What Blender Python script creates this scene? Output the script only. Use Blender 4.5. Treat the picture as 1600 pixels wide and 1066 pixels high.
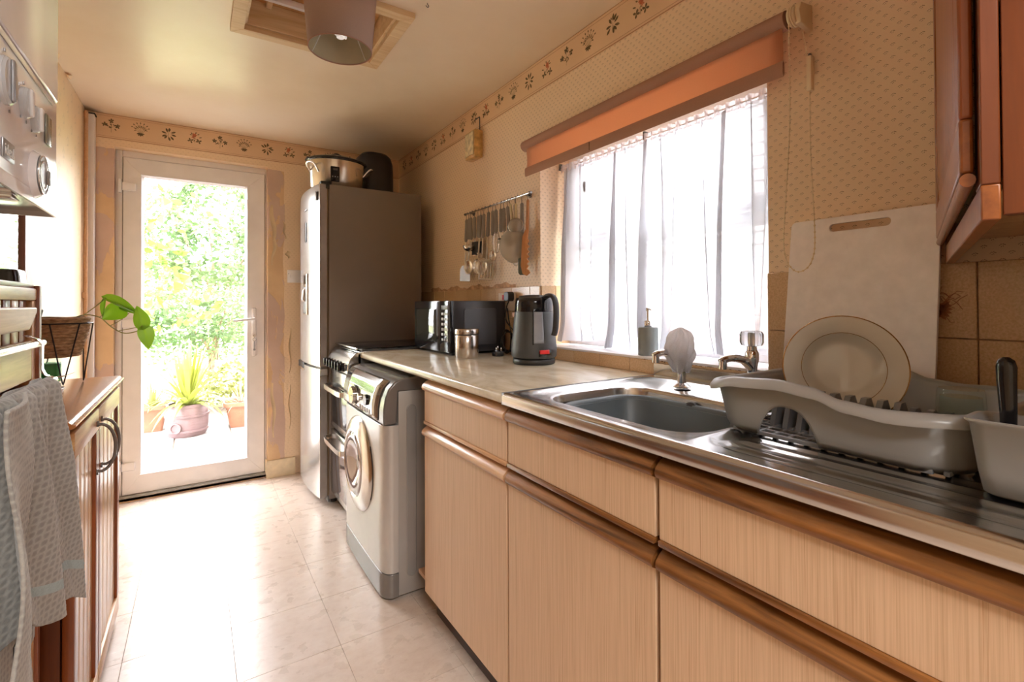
import bpy, bmesh, math, random
from mathutils import Vector, Matrix, Euler
random.seed(7)
R = math.radians
PI = math.pi
for _o in list(bpy.data.objects):
    bpy.data.objects.remove(_o)
C = bpy.context.scene.collection
S = bpy.context.scene

# ------------------------------------------------------------------ camera, sky, sun, large lights, exposure
cam_d = bpy.data.cameras.new('camera')
cam = bpy.data.objects.new('camera', cam_d)
C.objects.link(cam)
YAW, PIT, ROL = 0.576, 0.0098, -0.0044
_F = Vector((math.sin(YAW)*math.cos(PIT), math.cos(YAW)*math.cos(PIT), math.sin(PIT)))
_R = Vector((math.cos(YAW), -math.sin(YAW), 0))
_U = _R.cross(_F)
_R2 = _R*math.cos(ROL) + _U*math.sin(ROL)
_U2 = -_R*math.sin(ROL) + _U*math.cos(ROL)
_M = Matrix((_R2, _U2, -_F)).transposed().to_4x4()
_M.translation = Vector((-1.2867, -3.5606, 1.1391))
cam.matrix_world = _M
cam_d.sensor_width = 36
cam_d.lens = 757.85/1600*36
cam_d.shift_y = -(533-467.12)/1600
cam_d.clip_start = 0.02
S.camera = cam

SKY = 21.0
EXPOSURE = 0.38
world = bpy.data.worlds.new('overcast_sky')
S.world = world
world.use_nodes = True
wn = world.node_tree.nodes
wl = world.node_tree.links
bg = wn['Background']
_tc = wn.new('ShaderNodeTexCoord')
_sp = wn.new('ShaderNodeSeparateXYZ')
_cr = wn.new('ShaderNodeValToRGB')
wl.new(_tc.outputs['Generated'], _sp.inputs[0])
wl.new(_sp.outputs['Z'], _cr.inputs[0])
_cr.color_ramp.elements[0].color = (0.55, 0.57, 0.58, 1)
_cr.color_ramp.elements[1].color = (0.96, 0.955, 1.0, 1)
_e = _cr.color_ramp.elements.new(0.08)
_e.color = (0.97, 0.965, 1.0, 1)
wl.new(_cr.outputs[0], bg.inputs[0])
bg.inputs[1].default_value = SKY

sun_d = bpy.data.lights.new('sun', 'SUN')
sun_d.energy = 7.0
sun_d.angle = R(4)
sun_d.color = (1.0, 0.97, 0.9)
sun = bpy.data.objects.new('sun', sun_d)
C.objects.link(sun)
sun.rotation_euler = Vector((0.75, 0.35, -0.85)).to_track_quat('-Z', 'Y').to_euler()
sun.location = (-4, 2, 6)


def area(name, loc, direction, sx, sy, energy, color, portal=False):
    d = bpy.data.lights.new(name, 'AREA')
    d.shape = 'RECTANGLE'
    d.size, d.size_y = sx, sy
    d.energy = energy
    d.color = color
    o = bpy.data.objects.new(name, d)
    C.objects.link(o)
    o.location = loc
    o.rotation_euler = Vector(direction).to_track_quat('-Z', 'Z' if abs(direction[2]) < .9 else 'Y').to_euler()
    if portal:
        d.cycles.is_portal = True
    return o


area('door_sky_portal', (-1.29, 0.30, 1.05), (0, -1, 0), 0.85, 2.1, 1, (1, 1, 1), True)
area('window_sky_portal', (0.30, -2.33, 1.40), (-1, 0, 0), 1.05, 1.0, 1, (1, 1, 1), True)
# added fill light, an unseen lamp brightening the kitchen through the doorway
area('added_fill_lamp', (-1.3, -4.75, 2.385), (0, 0, -1), 1.0, 0.9, 68, (1.0, 0.96, 0.93))

S.view_settings.view_transform = 'Standard'
S.view_settings.look = 'None'
S.view_settings.gamma = 1
S.view_settings.use_curve_mapping = False
S.view_settings.exposure = EXPOSURE
S.render.film_transparent = False
S.cycles.max_bounces = 14
S.cycles.diffuse_bounces = 10
S.cycles.glossy_bounces = 4
S.cycles.transparent_max_bounces = 24
S.cycles.sample_clamp_indirect = 6
S.cycles.caustics_reflective = False
S.cycles.caustics_refractive = False

# ------------------------------------------------------------------ object helpers
ORIG = {}


def setprops(o, label=None, cat=None, group=None, kind=None):
    if label: o['label'] = label
    if cat: o['category'] = cat
    if group: o['group'] = group
    if kind: o['kind'] = kind
    return o


def thing(name, label, cat, loc=(0, 0, 0), rotz=0.0, group=None, local=False, rot=None):
    """Empty at the base of a thing. local=False: parts are given in room coordinates."""
    o = bpy.data.objects.new(name, None)
    o.empty_display_size = 0.05
    C.objects.link(o)
    o.location = loc
    o.rotation_euler = rot if rot else (0, 0, rotz)
    ORIG[o] = Vector((0, 0, 0)) if local else Vector(loc)
    return setprops(o, label, cat, group)


def obj(name, bm, mat, parent=None, smooth=40, loc=None, kind=None, label=None, solid=0, sub=0, bev=0):
    """bm becomes ONE mesh object. Geometry is in room coordinates (or local ones for a local thing)."""
    me = bpy.data.meshes.new(name)
    if parent is not None:
        org = ORIG[parent]
    elif loc is not None:
        org = Vector(loc)
    else:
        org = Vector((0, 0, 0))
    if org.length > 0:
        bmesh.ops.translate(bm, vec=-org, verts=bm.verts)
    bmesh.ops.recalc_face_normals(bm, faces=bm.faces)
    bm.to_mesh(me)
    bm.free()
    o = bpy.data.objects.new(name, me)
    C.objects.link(o)
    mats = mat if isinstance(mat, (list, tuple)) else [mat]
    for m in mats:
        me.materials.append(m)
    if smooth:
        for p in me.polygons:
            p.use_smooth = True
        me.set_sharp_from_angle(angle=R(smooth))
    if parent is not None:
        o.parent = parent
        if ORIG.get(parent) is not None:
            ORIG[o] = ORIG[parent].copy()
    elif loc is not None:
        o.location = loc
        ORIG[o] = Vector(loc)
    else:
        ORIG[o] = Vector((0, 0, 0))
    if solid:
        m = o.modifiers.new('thickness', 'SOLIDIFY')
        m.thickness = solid
        m.offset = 0
    if bev:
        m = o.modifiers.new('bevel', 'BEVEL')
        m.width = bev
        m.segments = 2
        m.limit_method = 'ANGLE'
    if sub:
        m = o.modifiers.new('subdivision', 'SUBSURF')
        m.levels = m.render_levels = sub
    return setprops(o, label, None, None, kind)


def NB():
    return bmesh.new()


def box(bm, x0, x1, y0, y1, z0, z1, bevel=0, seg=2, mi=0):
    vs = [bm.verts.new(v) for v in ((x0, y0, z0), (x1, y0, z0), (x1, y1, z0), (x0, y1, z0),
                                    (x0, y0, z1), (x1, y0, z1), (x1, y1, z1), (x0, y1, z1))]
    fs = [bm.faces.new([vs[i] for i in f]) for f in
          ((0, 3, 2, 1), (4, 5, 6, 7), (0, 1, 5, 4), (1, 2, 6, 5), (2, 3, 7, 6), (3, 0, 4, 7))]
    for f in fs:
        f.material_index = mi
    if bevel:
        es = list({e for f in fs for e in f.edges})
        r = bmesh.ops.bevel(bm, geom=es, offset=bevel, segments=seg, profile=0.5, affect='EDGES')
        for f in r['faces']:
            f.material_index = mi
    return bm


def bx(*a, **k):
    return box(NB(), *a, **k)


def frame_of(d):
    d = Vector(d).normalized()
    a = Vector((0, 0, 1)) if abs(d.z) < .9 else Vector((1, 0, 0))
    u = d.cross(a).normalized()
    return u, d.cross(u).normalized(), d


def ring(bm, c, u, v, r, n, r2=None):
    r2 = r if r2 is None else r2
    return [bm.verts.new(Vector(c) + u*math.cos(2*PI*i/n)*r + v*math.sin(2*PI*i/n)*r2) for i in range(n)]


def skin(bm, ra, rb, mi=0):
    n = len(ra)
    for i in range(n):
        f = bm.faces.new((ra[i], ra[(i+1) % n], rb[(i+1) % n], rb[i]))
        f.material_index = mi


def cyl(bm, p0, p1, r0, r1=None, n=20, cap=True, mi=0):
    r1 = r0 if r1 is None else r1
    p0, p1 = Vector(p0), Vector(p1)
    u, v, d = frame_of(p1-p0)
    a, b = ring(bm, p0, u, v, r0, n), ring(bm, p1, u, v, r1, n)
    skin(bm, a, b, mi)
    if cap:
        bm.faces.new(a).material_index = mi
        bm.faces.new(b).material_index = mi
    return bm


def tube(bm, pts, r, n=8, cap=True, closed=False, mi=0):
    pts = [Vector(p) for p in pts]
    rr = r if isinstance(r, (list, tuple)) else [r]*len(pts)
    prev = None
    rings = []
    m = len(pts)
    u = None
    for i, p in enumerate(pts):
        if closed:
            d = pts[(i+1) % m]-pts[i-1]
        else:
            d = pts[min(i+1, m-1)]-pts[max(i-1, 0)]
        if d.length < 1e-9:
            d = Vector((0, 0, 1))
        d.normalize()
        if u is None:
            u, v, _ = frame_of(d)
        else:
            u = (u-d*u.dot(d))
            if u.length < 1e-6:
                u, v, _ = frame_of(d)
            u.normalize()
            v = d.cross(u)
        rings.append(ring(bm, p, u, v, rr[i], n))
    for a, b in zip(rings, rings[1:]):
        skin(bm, a, b, mi)
    if closed:
        # match the twist of the closing ring
        a, b = rings[-1], rings[0]
        k = min(range(n), key=lambda s: (a[0].co-b[s].co).length)
        b2 = b[k:]+b[:k]
        skin(bm, a, b2, mi)
    elif cap:
        bm.faces.new(rings[0]).material_index = mi
        bm.faces.new(rings[-1]).material_index = mi
    return bm


def arc(c, r, a0, a1, n, plane='xz', r2=None):
    r2 = r if r2 is None else r2
    out = []
    for i in range(n+1):
        a = R(a0+(a1-a0)*i/n)
        x, y = r*math.cos(a), r2*math.sin(a)
        c_ = Vector(c)
        out.append(c_+{'xz': Vector((x, 0, y)), 'yz': Vector((0, x, y)), 'xy': Vector((x, y, 0))}[plane])
    return out


def lathe(bm, prof, n=32, c=(0, 0, 0), sx=1, sy=1, axis=None, mi=0):
    """prof: list of (r, h). axis: direction of h (default +z)."""
    c = Vector(c)
    if axis is None:
        u, v, d = Vector((1, 0, 0)), Vector((0, 1, 0)), Vector((0, 0, 1))
    else:
        u, v, d = frame_of(axis)
    rings = []
    for r, h in prof:
        if r < 1e-6:
            rings.append([bm.verts.new(c+d*h)])
        else:
            rings.append([bm.verts.new(c+u*math.cos(2*PI*i/n)*r*sx+v*math.sin(2*PI*i/n)*r*sy+d*h) for i in range(n)])
    for a, b in zip(rings, rings[1:]):
        if len(a) == 1 and len(b) == 1:
            continue
        for i in range(n):
            j = (i+1) % n
            if len(a) == 1:
                f = bm.faces.new((a[0], b[i], b[j]))
            elif len(b) == 1:
                f = bm.faces.new((a[i], a[j], b[0]))
            else:
                f = bm.faces.new((a[i], a[j], b[j], b[i]))
            f.material_index = mi
    return bm


def prism(bm, poly, axis, a, b, mi=0):
    """extrude a 2D outline along an axis. x: (y,z), y: (x,z), z: (x,y)"""
    def P(q, t):
        return {'x': (t, q[0], q[1]), 'y': (q[0], t, q[1]), 'z': (q[0], q[1], t)}[axis]
    va = [bm.verts.new(P(q, a)) for q in poly]
    vb = [bm.verts.new(P(q, b)) for q in poly]
    skin(bm, va, vb, mi)
    bm.faces.new(va).material_index = mi
    bm.faces.new(vb).material_index = mi
    return bm


def grid(bm, fn, nu, nv, closed_u=False, mi=0, keep=None):
    vs = [[bm.verts.new(fn(i/nu, j/nv)) for j in range(nv+1)] for i in range(nu if closed_u else nu+1)]
    for i in range(nu):
        for j in range(nv):
            a = vs[i]
            b = vs[(i+1) % len(vs)]
            if keep and not keep(i/nu, j/nv):
                continue
            f = bm.faces.new((a[j], b[j], b[j+1], a[j+1]))
            f.material_index = mi(i/nu, j/nv) if callable(mi) else mi
    return bm


def rrect(x0, x1, y0, y1, r, n=6):
    out = []
    for cx, cy, a0 in ((x1-r, y1-r, 0), (x0+r, y1-r, 90), (x0+r, y0+r, 180), (x1-r, y0+r, 270)):
        for i in range(n+1):
            a = R(a0+90*i/n)
            out.append((cx+r*math.cos(a), cy+r*math.sin(a)))
    return out


def loops(bm, ls, closed=True, cap0=False, cap1=False, mi=0):
    """join successive vertex loops (lists of 3D points of equal length)"""
    rs = [[bm.verts.new(p) for p in l] for l in ls]
    n = len(rs[0])
    for a, b in zip(rs, rs[1:]):
        for i in range(n if closed else n-1):
            j = (i+1) % n
            f = bm.faces.new((a[i], a[j], b[j], b[i]))
            f.material_index = mi
    if cap0:
        bm.faces.new(rs[0]).material_index = mi
    if cap1:
        bm.faces.new(rs[-1]).material_index = mi
    return bm


def bezier(p, n=12):
    """smooth curve through points"""
    p = [Vector(q) for q in p]
    out = []
    for i in range(len(p)-1):
        a, b = p[i], p[i+1]
        ta = (p[i+1]-p[max(i-1, 0)])*.5
        tb = (p[min(i+2, len(p)-1)]-p[i])*.5
        for k in range(n):
            t = k/n
            out.append((2*t**3-3*t*t+1)*a+(t**3-2*t*t+t)*ta+(-2*t**3+3*t*t)*b+(t**3-t*t)*tb)
    out.append(p[-1])
    return out


def textobj(name, body, mat, parent, size, mw, depth=0.0006):
    """flat lettering as a mesh; mw: matrix placing it in the parent's coordinates"""
    cu = bpy.data.curves.new(name, 'FONT')
    cu.body = body
    cu.size = size
    cu.extrude = depth
    cu.align_x = 'CENTER'
    cu.align_y = 'CENTER'
    t = bpy.data.objects.new(name, cu)
    dg = bpy.context.evaluated_depsgraph_get()
    me = bpy.data.meshes.new_from_object(t)
    bpy.data.objects.remove(t)
    o = bpy.data.objects.new(name, me)
    me.materials.clear()
    me.materials.append(mat)
    C.objects.link(o)
    me.transform(Matrix.Translation(-ORIG[parent]) @ mw)
    o.parent = parent
    return o


# ------------------------------------------------------------------ materials
MATS = {}


def srgb(r, g, b):
    def f(c):
        c /= 255
        return c/12.92 if c <= .04045 else ((c+.055)/1.055)**2.4
    return (f(r), f(g), f(b), 1)


class NT:
    def __init__(self, name):
        self.m = bpy.data.materials.new(name)
        self.m.use_nodes = True
        self.t = self.m.node_tree
        self.n = self.t.nodes
        self.b = self.n['Principled BSDF']
        self.out = self.n['Material Output']
        self._pos = None

    def new(self, kind, **kw):
        nd = self.n.new('ShaderNode'+kind)
        for k, v in kw.items():
            setattr(nd, k, v)
        return nd

    def link(self, a, b):
        self.t.links.new(a, b)

    def pos(self):
        if self._pos is None:
            self._pos = self.new('NewGeometry').outputs['Position']
        return self._pos

    def obj(self):
        return self.new('TexCoord').outputs['Object']

    def val(self, inp, v):
        if hasattr(v, 'links'):
            self.link(v, inp)
        else:
            inp.default_value = v

    def math(self, op, a, b=None, clamp=False):
        nd = self.new('Math', operation=op, use_clamp=clamp)
        self.val(nd.inputs[0], a)
        if b is not None:
            self.val(nd.inputs[1], b)
        return nd.outputs[0]

    def mapping(self, vec, scale=(1, 1, 1), loc=(0, 0, 0), rot=(0, 0, 0)):
        nd = self.new('Mapping')
        self.link(vec, nd.inputs[0])
        nd.inputs['Scale'].default_value = scale
        nd.inputs['Location'].default_value = loc
        nd.inputs['Rotation'].default_value = rot
        return nd.outputs[0]

    def noise(self, vec, scale=5, detail=3, rough=.5, dist=0):
        nd = self.new('TexNoise')
        self.link(vec, nd.inputs['Vector'])
        nd.inputs['Scale'].default_value = scale
        nd.inputs['Detail'].default_value = detail
        nd.inputs['Roughness'].default_value = rough
        nd.inputs['Distortion'].default_value = dist
        return nd.outputs['Fac']

    def ramp(self, fac, stops):
        nd = self.new('ValToRGB')
        self.link(fac, nd.inputs[0])
        e = nd.color_ramp.elements
        while len(e) < len(stops):
            e.new(.5)
        for s, (p, c) in zip(e, stops):
            s.position = p
            s.color = c if len(c) == 4 else (*c, 1)
        return nd.outputs[0]

    def mix(self, fac, a, b, mode='MIX'):
        nd = self.new('Mix', data_type='RGBA', blend_type=mode)
        self.val(nd.inputs[0], fac)
        self.val(nd.inputs[6], a)
        self.val(nd.inputs[7], b)
        return nd.outputs[2]

    def bump(self, h, strength=.2, dist=.002):
        nd = self.new('Bump')
        nd.inputs['Strength'].default_value = strength
        nd.inputs['Distance'].default_value = dist
        self.link(h, nd.inputs['Height'])
        self.link(nd.outputs[0], self.b.inputs['Normal'])

    def col(self, v):
        self.val(self.b.inputs['Base Color'], v)

    def set(self, **kw):
        for k, v in kw.items():
            self.val(self.b.inputs[k.replace('_', ' ')], v)
        return self


def simple(name, col, rough=.5, metal=0, var=.06, scale=12, bump=0, bscale=80, coat=0, **kw):
    t = NT(name)
    p = t.pos()
    n = t.noise(p, scale, 3)
    c2 = tuple(max(0, c*(1-var*2)) for c in col[:3])+(1,)
    c3 = tuple(min(1, c*(1+var)) for c in col[:3])+(1,)
    t.col(t.ramp(n, [(.3, c2), (.7, c3)]))
    t.set(Roughness=rough, Metallic=metal)
    if coat:
        t.set(Coat_Weight=coat, Coat_Roughness=.08)
    if bump:
        t.bump(t.noise(p, bscale, 2), bump, .001)
    t.set(**kw)
    return t.m


def wood(name, dark, light, rough=.35, axis='z', ring_scale=14, coat=.3, streak=1.0, knots=False):
    t = NT(name)
    p = t.pos()
    sc = {'z': (22, 22, 1.6), 'y': (22, 1.6, 22), 'x': (1.6, 22, 22)}[axis]
    v = t.mapping(p, sc)
    n1 = t.noise(v, 1.3, 6, .6, 1.2)
    sc2 = tuple(a*9 for a in sc)
    n2 = t.noise(t.mapping(p, sc2), 1.0, 3)
    base = t.ramp(n1, [(.3, dark), (.5, tuple((a+b)/2 for a, b in zip(dark, light))), (.72, light)])
    fine = t.ramp(n2, [(.35, (.7, .62, .55, 1)), (.6, (1, 1, 1, 1))])
    c = t.mix(.45*streak, base, fine, 'MULTIPLY')
    if knots:
        w = t.new('TexVoronoi')
        t.link(t.mapping(p, {'z': (7, 7, 3.2), 'y': (7, 3.2, 7), 'x': (3.2, 7, 7)}[axis]), w.inputs['Vector'])
        w.inputs['Scale'].default_value = 1
        k = t.ramp(w.outputs['Distance'], [(.05, (.35, .2, .1, 1)), (.12, (1, 1, 1, 1))])
        c = t.mix(.8, c, k, 'MULTIPLY')
    t.col(c)
    t.set(Roughness=rough, Coat_Weight=coat, Coat_Roughness=.15)
    t.bump(n2, .12, .001)
    return t.m


def glass_pane(name, tint=(1, 1, 1, 1), gloss=.08):
    t = NT(name)
    tr = t.new('BsdfTransparent')
    tr.inputs[0].default_value = tint
    gl = t.new('BsdfGlossy')
    gl.inputs['Roughness'].default_value = .01
    fr = t.new('LayerWeight')
    fr.inputs[0].default_value = .5
    mx = t.new('MixShader')
    t.link(t.math('ADD', t.math('MULTIPLY', t.math('POWER', fr.outputs['Facing'], 5.0), .7), .04), mx.inputs[0])
    t.link(tr.outputs[0], mx.inputs[1])
    t.link(gl.outputs[0], mx.inputs[2])
    t.link(mx.outputs[0], t.out.inputs[0])
    return t.m


def fabric(name, col, transl=.4, transp=.0, weave=900, rough=.9, tcol=None):
    t = NT(name)
    p = t.pos()
    n = t.noise(p, weave, 2)
    c = t.ramp(n, [(.3, tuple(a*.88 for a in col[:3])+(1,)), (.7, col)])
    d = t.new('BsdfDiffuse')
    t.link(c, d.inputs[0])
    tl = t.new('BsdfTranslucent')
    if tcol:
        tl.inputs[0].default_value = tcol
    else:
        t.link(c, tl.inputs[0])
    mx = t.new('MixShader')
    mx.inputs[0].default_value = transl
    t.link(d.outputs[0], mx.inputs[1])
    t.link(tl.outputs[0], mx.inputs[2])
    last = mx
    if transp:
        tp = t.new('BsdfTransparent')
        m2 = t.new('MixShader')
        m2.inputs[0].default_value = transp
        t.link(mx.outputs[0], m2.inputs[1])
        t.link(tp.outputs[0], m2.inputs[2])
        last = m2
    t.link(last.outputs[0], t.out.inputs[0])
    return t.m


def ellipse(t, vec, c, ang, a, b):
    """1 inside an ellipse of the 2D vector vec (metres)"""
    v = t.new('VectorMath', operation='SUBTRACT')
    t.link(vec, v.inputs[0])
    v.inputs[1].default_value = (c[0], c[1], 0)
    r = t.new('VectorRotate', rotation_type='Z_AXIS')
    t.link(v.outputs[0], r.inputs['Vector'])
    r.inputs['Angle'].default_value = R(-ang)
    s = t.new('VectorMath', operation='MULTIPLY')
    t.link(r.outputs[0], s.inputs[0])
    s.inputs[1].default_value = (1/a, 1/b, 0)
    l = t.new('VectorMath', operation='LENGTH')
    t.link(s.outputs[0], l.inputs[0])
    return t.math('LESS_THAN', l.outputs['Value'], 1.0)


def sprig_mask(t, u, v, pu, pv, k, leaves):
    cu = t.math('DIVIDE', u, pu)
    fu = t.math('FLOOR', cu)
    odd = t.math('MULTIPLY', t.math('FLOORED_MODULO', fu, 2.0), .5)
    cv = t.math('ADD', t.math('DIVIDE', v, pv), odd)
    lu = t.math('MULTIPLY', t.math('SUBTRACT', t.math('FRACT', cu), .5), pu)
    lv = t.math('MULTIPLY', t.math('SUBTRACT', t.math('FRACT', cv), .5), pv)
    cb = t.new('CombineXYZ')
    t.link(lu, cb.inputs[0])
    t.link(lv, cb.inputs[1])
    m = None
    for (c, ang, a, b) in leaves:
        e = ellipse(t, cb.outputs[0], (c[0]*k, c[1]*k), ang, a*k, b*k)
        m = e if m is None else t.math('MAXIMUM', m, e)
    return m


SPRIG = [((-.0032, .0012), 35, .0014, .00055), ((-.0012, .0022), 60, .0013, .0005), ((.0012, .0020), 15, .0013, .0005),
         ((.0032, .0006), -30, .0013, .0005), ((-.0010, -.0012), 80, .0012, .0004), ((.0012, -.0018), -60, .0012, .0004)]
BIGSPRIG = [((-.0020, .0022), 50, .0016, .0004), ((0, .0036), 88, .0015, .0004), ((.0020, .0024), 120, .0015, .0004),
            ((.0, .0004), 90, .0022, .00022), ((-.0010, -.0012), 30, .0013, .0004), ((.0012, -.0004), 150, .0013, .0004),
            ((.0002, -.0034), 80, .0012, .0003)]

PAPER = (.84, .65, .455, 1)


def wallpaper(name, ax='Y', pu=.013, pv=.028, k=1.12, leaves=SPRIG, strength=1.0, base=PAPER, ink=(.24, .16, .09, 1)):
    t = NT(name)
    sp = t.new('SeparateXYZ')
    t.link(t.pos(), sp.inputs[0])
    m = sprig_mask(t, t.math('ADD', sp.outputs[ax], sp.outputs['X' if ax == 'Y' else 'Y']), sp.outputs['Z'], pu, pv, k, leaves)
    blot = t.noise(t.pos(), 1.7, 4)
    b = t.ramp(blot, [(.3, tuple(c*.93 for c in base[:3])+(1,)), (.7, base)])
    t.col(t.mix(t.math('MULTIPLY', m, strength), b, ink))
    t.set(Roughness=.55)
    t.bump(t.noise(t.pos(), 90, 3), .12, .0015)
    return t.m


M = {}
M['paper_r'] = wallpaper('wallpaper_small_sprig')
M['paper_l'] = wallpaper('wallpaper_large_sprig', pu=.085, pv=.16, k=8.5, leaves=BIGSPRIG, strength=.38, base=(.80, .62, .40, 1), ink=(.42, .36, .26, 1))
M['border'] = simple('border_paper', (.77, .54, .34, 1), .55, var=.04, scale=3)
M['ink'] = simple('border_leaf_ink', srgb(112, 92, 62), .6, var=.2, scale=60)
M['ink_red'] = simple('border_flower_ink', srgb(200, 112, 80), .6, var=.1, scale=60)
M['line'] = simple('border_line_ink', srgb(160, 108, 82), .6)


def back_wall_mat():
    t = NT('stripped_plaster')
    p = t.pos()
    sp = t.new('SeparateXYZ')
    t.link(p, sp.inputs[0])
    n = t.noise(t.mapping(p, (3.2, 1, 1.3)), 1.6, 5, .6, .8)
    yellow = t.ramp(t.noise(p, 8, 4), [(.3, (.66, .44, .25, 1)), (.7, (.76, .54, .32, 1))])
    plaster = t.ramp(t.noise(p, 4, 4), [(.3, (.56, .39, .31, 1)), (.7, (.68, .50, .41, 1))])
    f = t.ramp(n, [(.50, (1, 1, 1, 1)), (.515, (0, 0, 0, 1))])
    c = t.mix(f, yellow, plaster)
    m = sprig_mask(t, sp.outputs['X'], sp.outputs['Z'], .013, .028, 1.0, SPRIG)
    paper = t.mix(t.math('MULTIPLY', m, .5), PAPER, (.34, .22, .12, 1))
    # wallpaper survives above the door and near the fridge
    wob = t.math('MULTIPLY', t.math('SUBTRACT', n, .5), .05)
    a = t.math('GREATER_THAN', t.math('ADD', sp.outputs['X'], wob), -.795)
    b = t.math('GREATER_THAN', t.math('ADD', sp.outputs['Z'], wob), 2.035)
    msk = t.math('MAXIMUM', a, b)
    t.col(t.mix(msk, c, paper))
    t.set(Roughness=.7)
    t.bump(t.math('ADD', t.noise(p, 60, 3), f), .25, .002)
    return t.m


M['plaster'] = back_wall_mat()


def ceiling_mat():
    t = NT('ceiling_gloss_paint')
    p = t.pos()
    n = t.noise(p, 1.4, 5, .6)
    t.col(t.ramp(n, [(.3, (.78, .64, .46, 1)), (.55, (.84, .72, .55, 1)), (.8, (.87, .78, .63, 1))]))
    t.set(Roughness=.32)
    t.b.inputs['Specular IOR Level'].default_value = .6
    t.bump(t.noise(t.mapping(p, (2, 6, 1)), 3, 5, .6), .35, .004)
    return t.m


M['ceiling'] = ceiling_mat()


def floor_mat():
    t = NT('vinyl_floor_tile')
    p = t.pos()
    n = t.noise(t.mapping(p, (1, 1.5, 1)), 22, 6, .7, .3)
    c = t.ramp(n, [(.28, (.56, .45, .37, 1)), (.48, (.64, .54, .46, 1)), (.66, (.68, .59, .51, 1)), (.80, (.80, .75, .69, 1))])
    g = t.noise(p, 2.1, 3)
    c = t.mix(.35, c, t.ramp(g, [(.35, (.72, .62, .54, 1)), (.65, (1, 1, 1, 1))]), 'MULTIPLY')
    t.col(c)
    t.val(t.b.inputs['Roughness'], t.math('ADD', t.math('MULTIPLY', t.noise(p, 14, 4), .18), .20))
    t.set(Coat_Weight=.45, Coat_Roughness=.26)
    t.bump(t.noise(p, 5, 4), .10, .004)
    return t.m


M['floor'] = floor_mat()
M['grout_floor'] = simple('floor_joint', (.42, .32, .25, 1), .8)
M['white_upvc'] = simple('white_upvc', (.86, .85, .87, 1), .28, var=.02)
M['white_gloss'] = simple('white_enamel', (.86, .86, .90, 1), .12, var=.02, coat=.4)
M['grey_gasket'] = simple('grey_gasket', (.30, .29, .27, 1), .6)
M['frame_paint'] = simple('cream_frame_paint', (.78, .64, .45, 1), .4, var=.04)
M['skirt'] = simple('cream_skirting_paint', (.80, .68, .48, 1), .45, var=.08, scale=20)
M['glass'] = glass_pane('window_glass')
M['chrome'] = simple('chrome', (.82, .82, .83, 1), .08, 1, var=.02)
M['steel_bright'] = simple('polished_steel', (.70, .69, .67, 1), .18, 1, var=.04)
M['grey_metal_dark'] = simple('dark_grey_enamel', (.16, .14, .13, 1), .25, .2, var=.05, coat=.3)


def brushed(name, col, rough, axis='z', metal=1.0, st=.12):
    t = NT(name)
    sc = {'z': (220, 220, 3), 'y': (220, 3, 220), 'x': (3, 220, 220)}[axis]
    n = t.noise(t.mapping(t.pos(), sc), 1, 3)
    t.col(t.ramp(n, [(.3, tuple(c*(1-st) for c in col[:3])+(1,)), (.7, col)]))
    t.set(Metallic=metal)
    t.val(t.b.inputs['Roughness'], t.math('ADD', t.math('MULTIPLY', n, .12), rough-.06))
    t.bump(n, .05, .0005)
    return t.m


M['sink_steel'] = brushed('sink_steel', (.66, .64, .62, 1), .20, 'y')
M['fridge_front'] = brushed('silver_fridge_front', (.58, .57, .56, 1), .22, 'z', .75)
M['fridge_side'] = simple('grey_fridge_side', (.225, .19, .165, 1), .42, .25, var=.03, scale=3)
M['black_gloss'] = simple('black_gloss', (.012, .012, .014, 1), .10, var=.02)
M['black_satin'] = simple('black_satin', (.025, .024, .024, 1), .38, var=.1)
M['dark_rubber'] = simple('dark_rubber', (.02, .02, .02, 1), .6)
M['dark_grey'] = simple('dark_grey_plastic', (.12, .12, .12, 1), .4)
M['kettle'] = simple('dark_grey_kettle', (.075, .078, .08, 1), .42, .2, var=.05)
M['red_plastic'] = simple('red_plastic', (.72, .03, .03, 1), .3)
M['wm_body'] = simple('silver_grey_enamel', (.40, .385, .365, 1), .30, .35, var=.02)
M['wm_front'] = simple('pearl_grey_enamel', (.57, .56, .54, 1), .28, .25, var=.02)
M['wm_panel'] = simple('mirror_grey_panel', (.40, .39, .38, 1), .10, .85, var=.02)
M['wm_cap'] = simple('grey_plastic_cap', (.22, .21, .20, 1), .25, .3, var=.03)
M['wm_glass'] = simple('smoked_door_glass', (.30, .26, .26, 1), .06, .75, var=.1)


def laminate_marble():
    t = NT('marbled_laminate')
    p = t.pos()
    n = t.noise(t.mapping(p, (5, 2.2, 1)), 1.6, 6, .6, 1.4)
    t.col(t.ramp(n, [(.3, (.50, .43, .31, 1)), (.5, (.64, .57, .44, 1)), (.7, (.72, .66, .55, 1))]))
    t.set(Roughness=.2)
    return t.m


M['worktop'] = laminate_marble()


def fleck_laminate():
    t = NT('grasscloth_laminate')
    p = t.pos()
    fine = t.noise(t.mapping(p, (300, 420, 5)), 1, 3, .6)
    lines = t.noise(t.mapping(p, (60, 210, 3)), 1, 4, .65, .3)
    c = t.ramp(fine, [(.3, (.54, .36, .22, 1)), (.6, (.67, .47, .31, 1))])
    d = t.ramp(lines, [(.60, (1, 1, 1, 1)), (.74, (.66, .52, .40, 1))])
    t.col(t.mix(.85, c, d, 'MULTIPLY'))
    t.set(Roughness=.42)
    t.bump(fine, .12, .0008)
    return t.m


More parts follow.
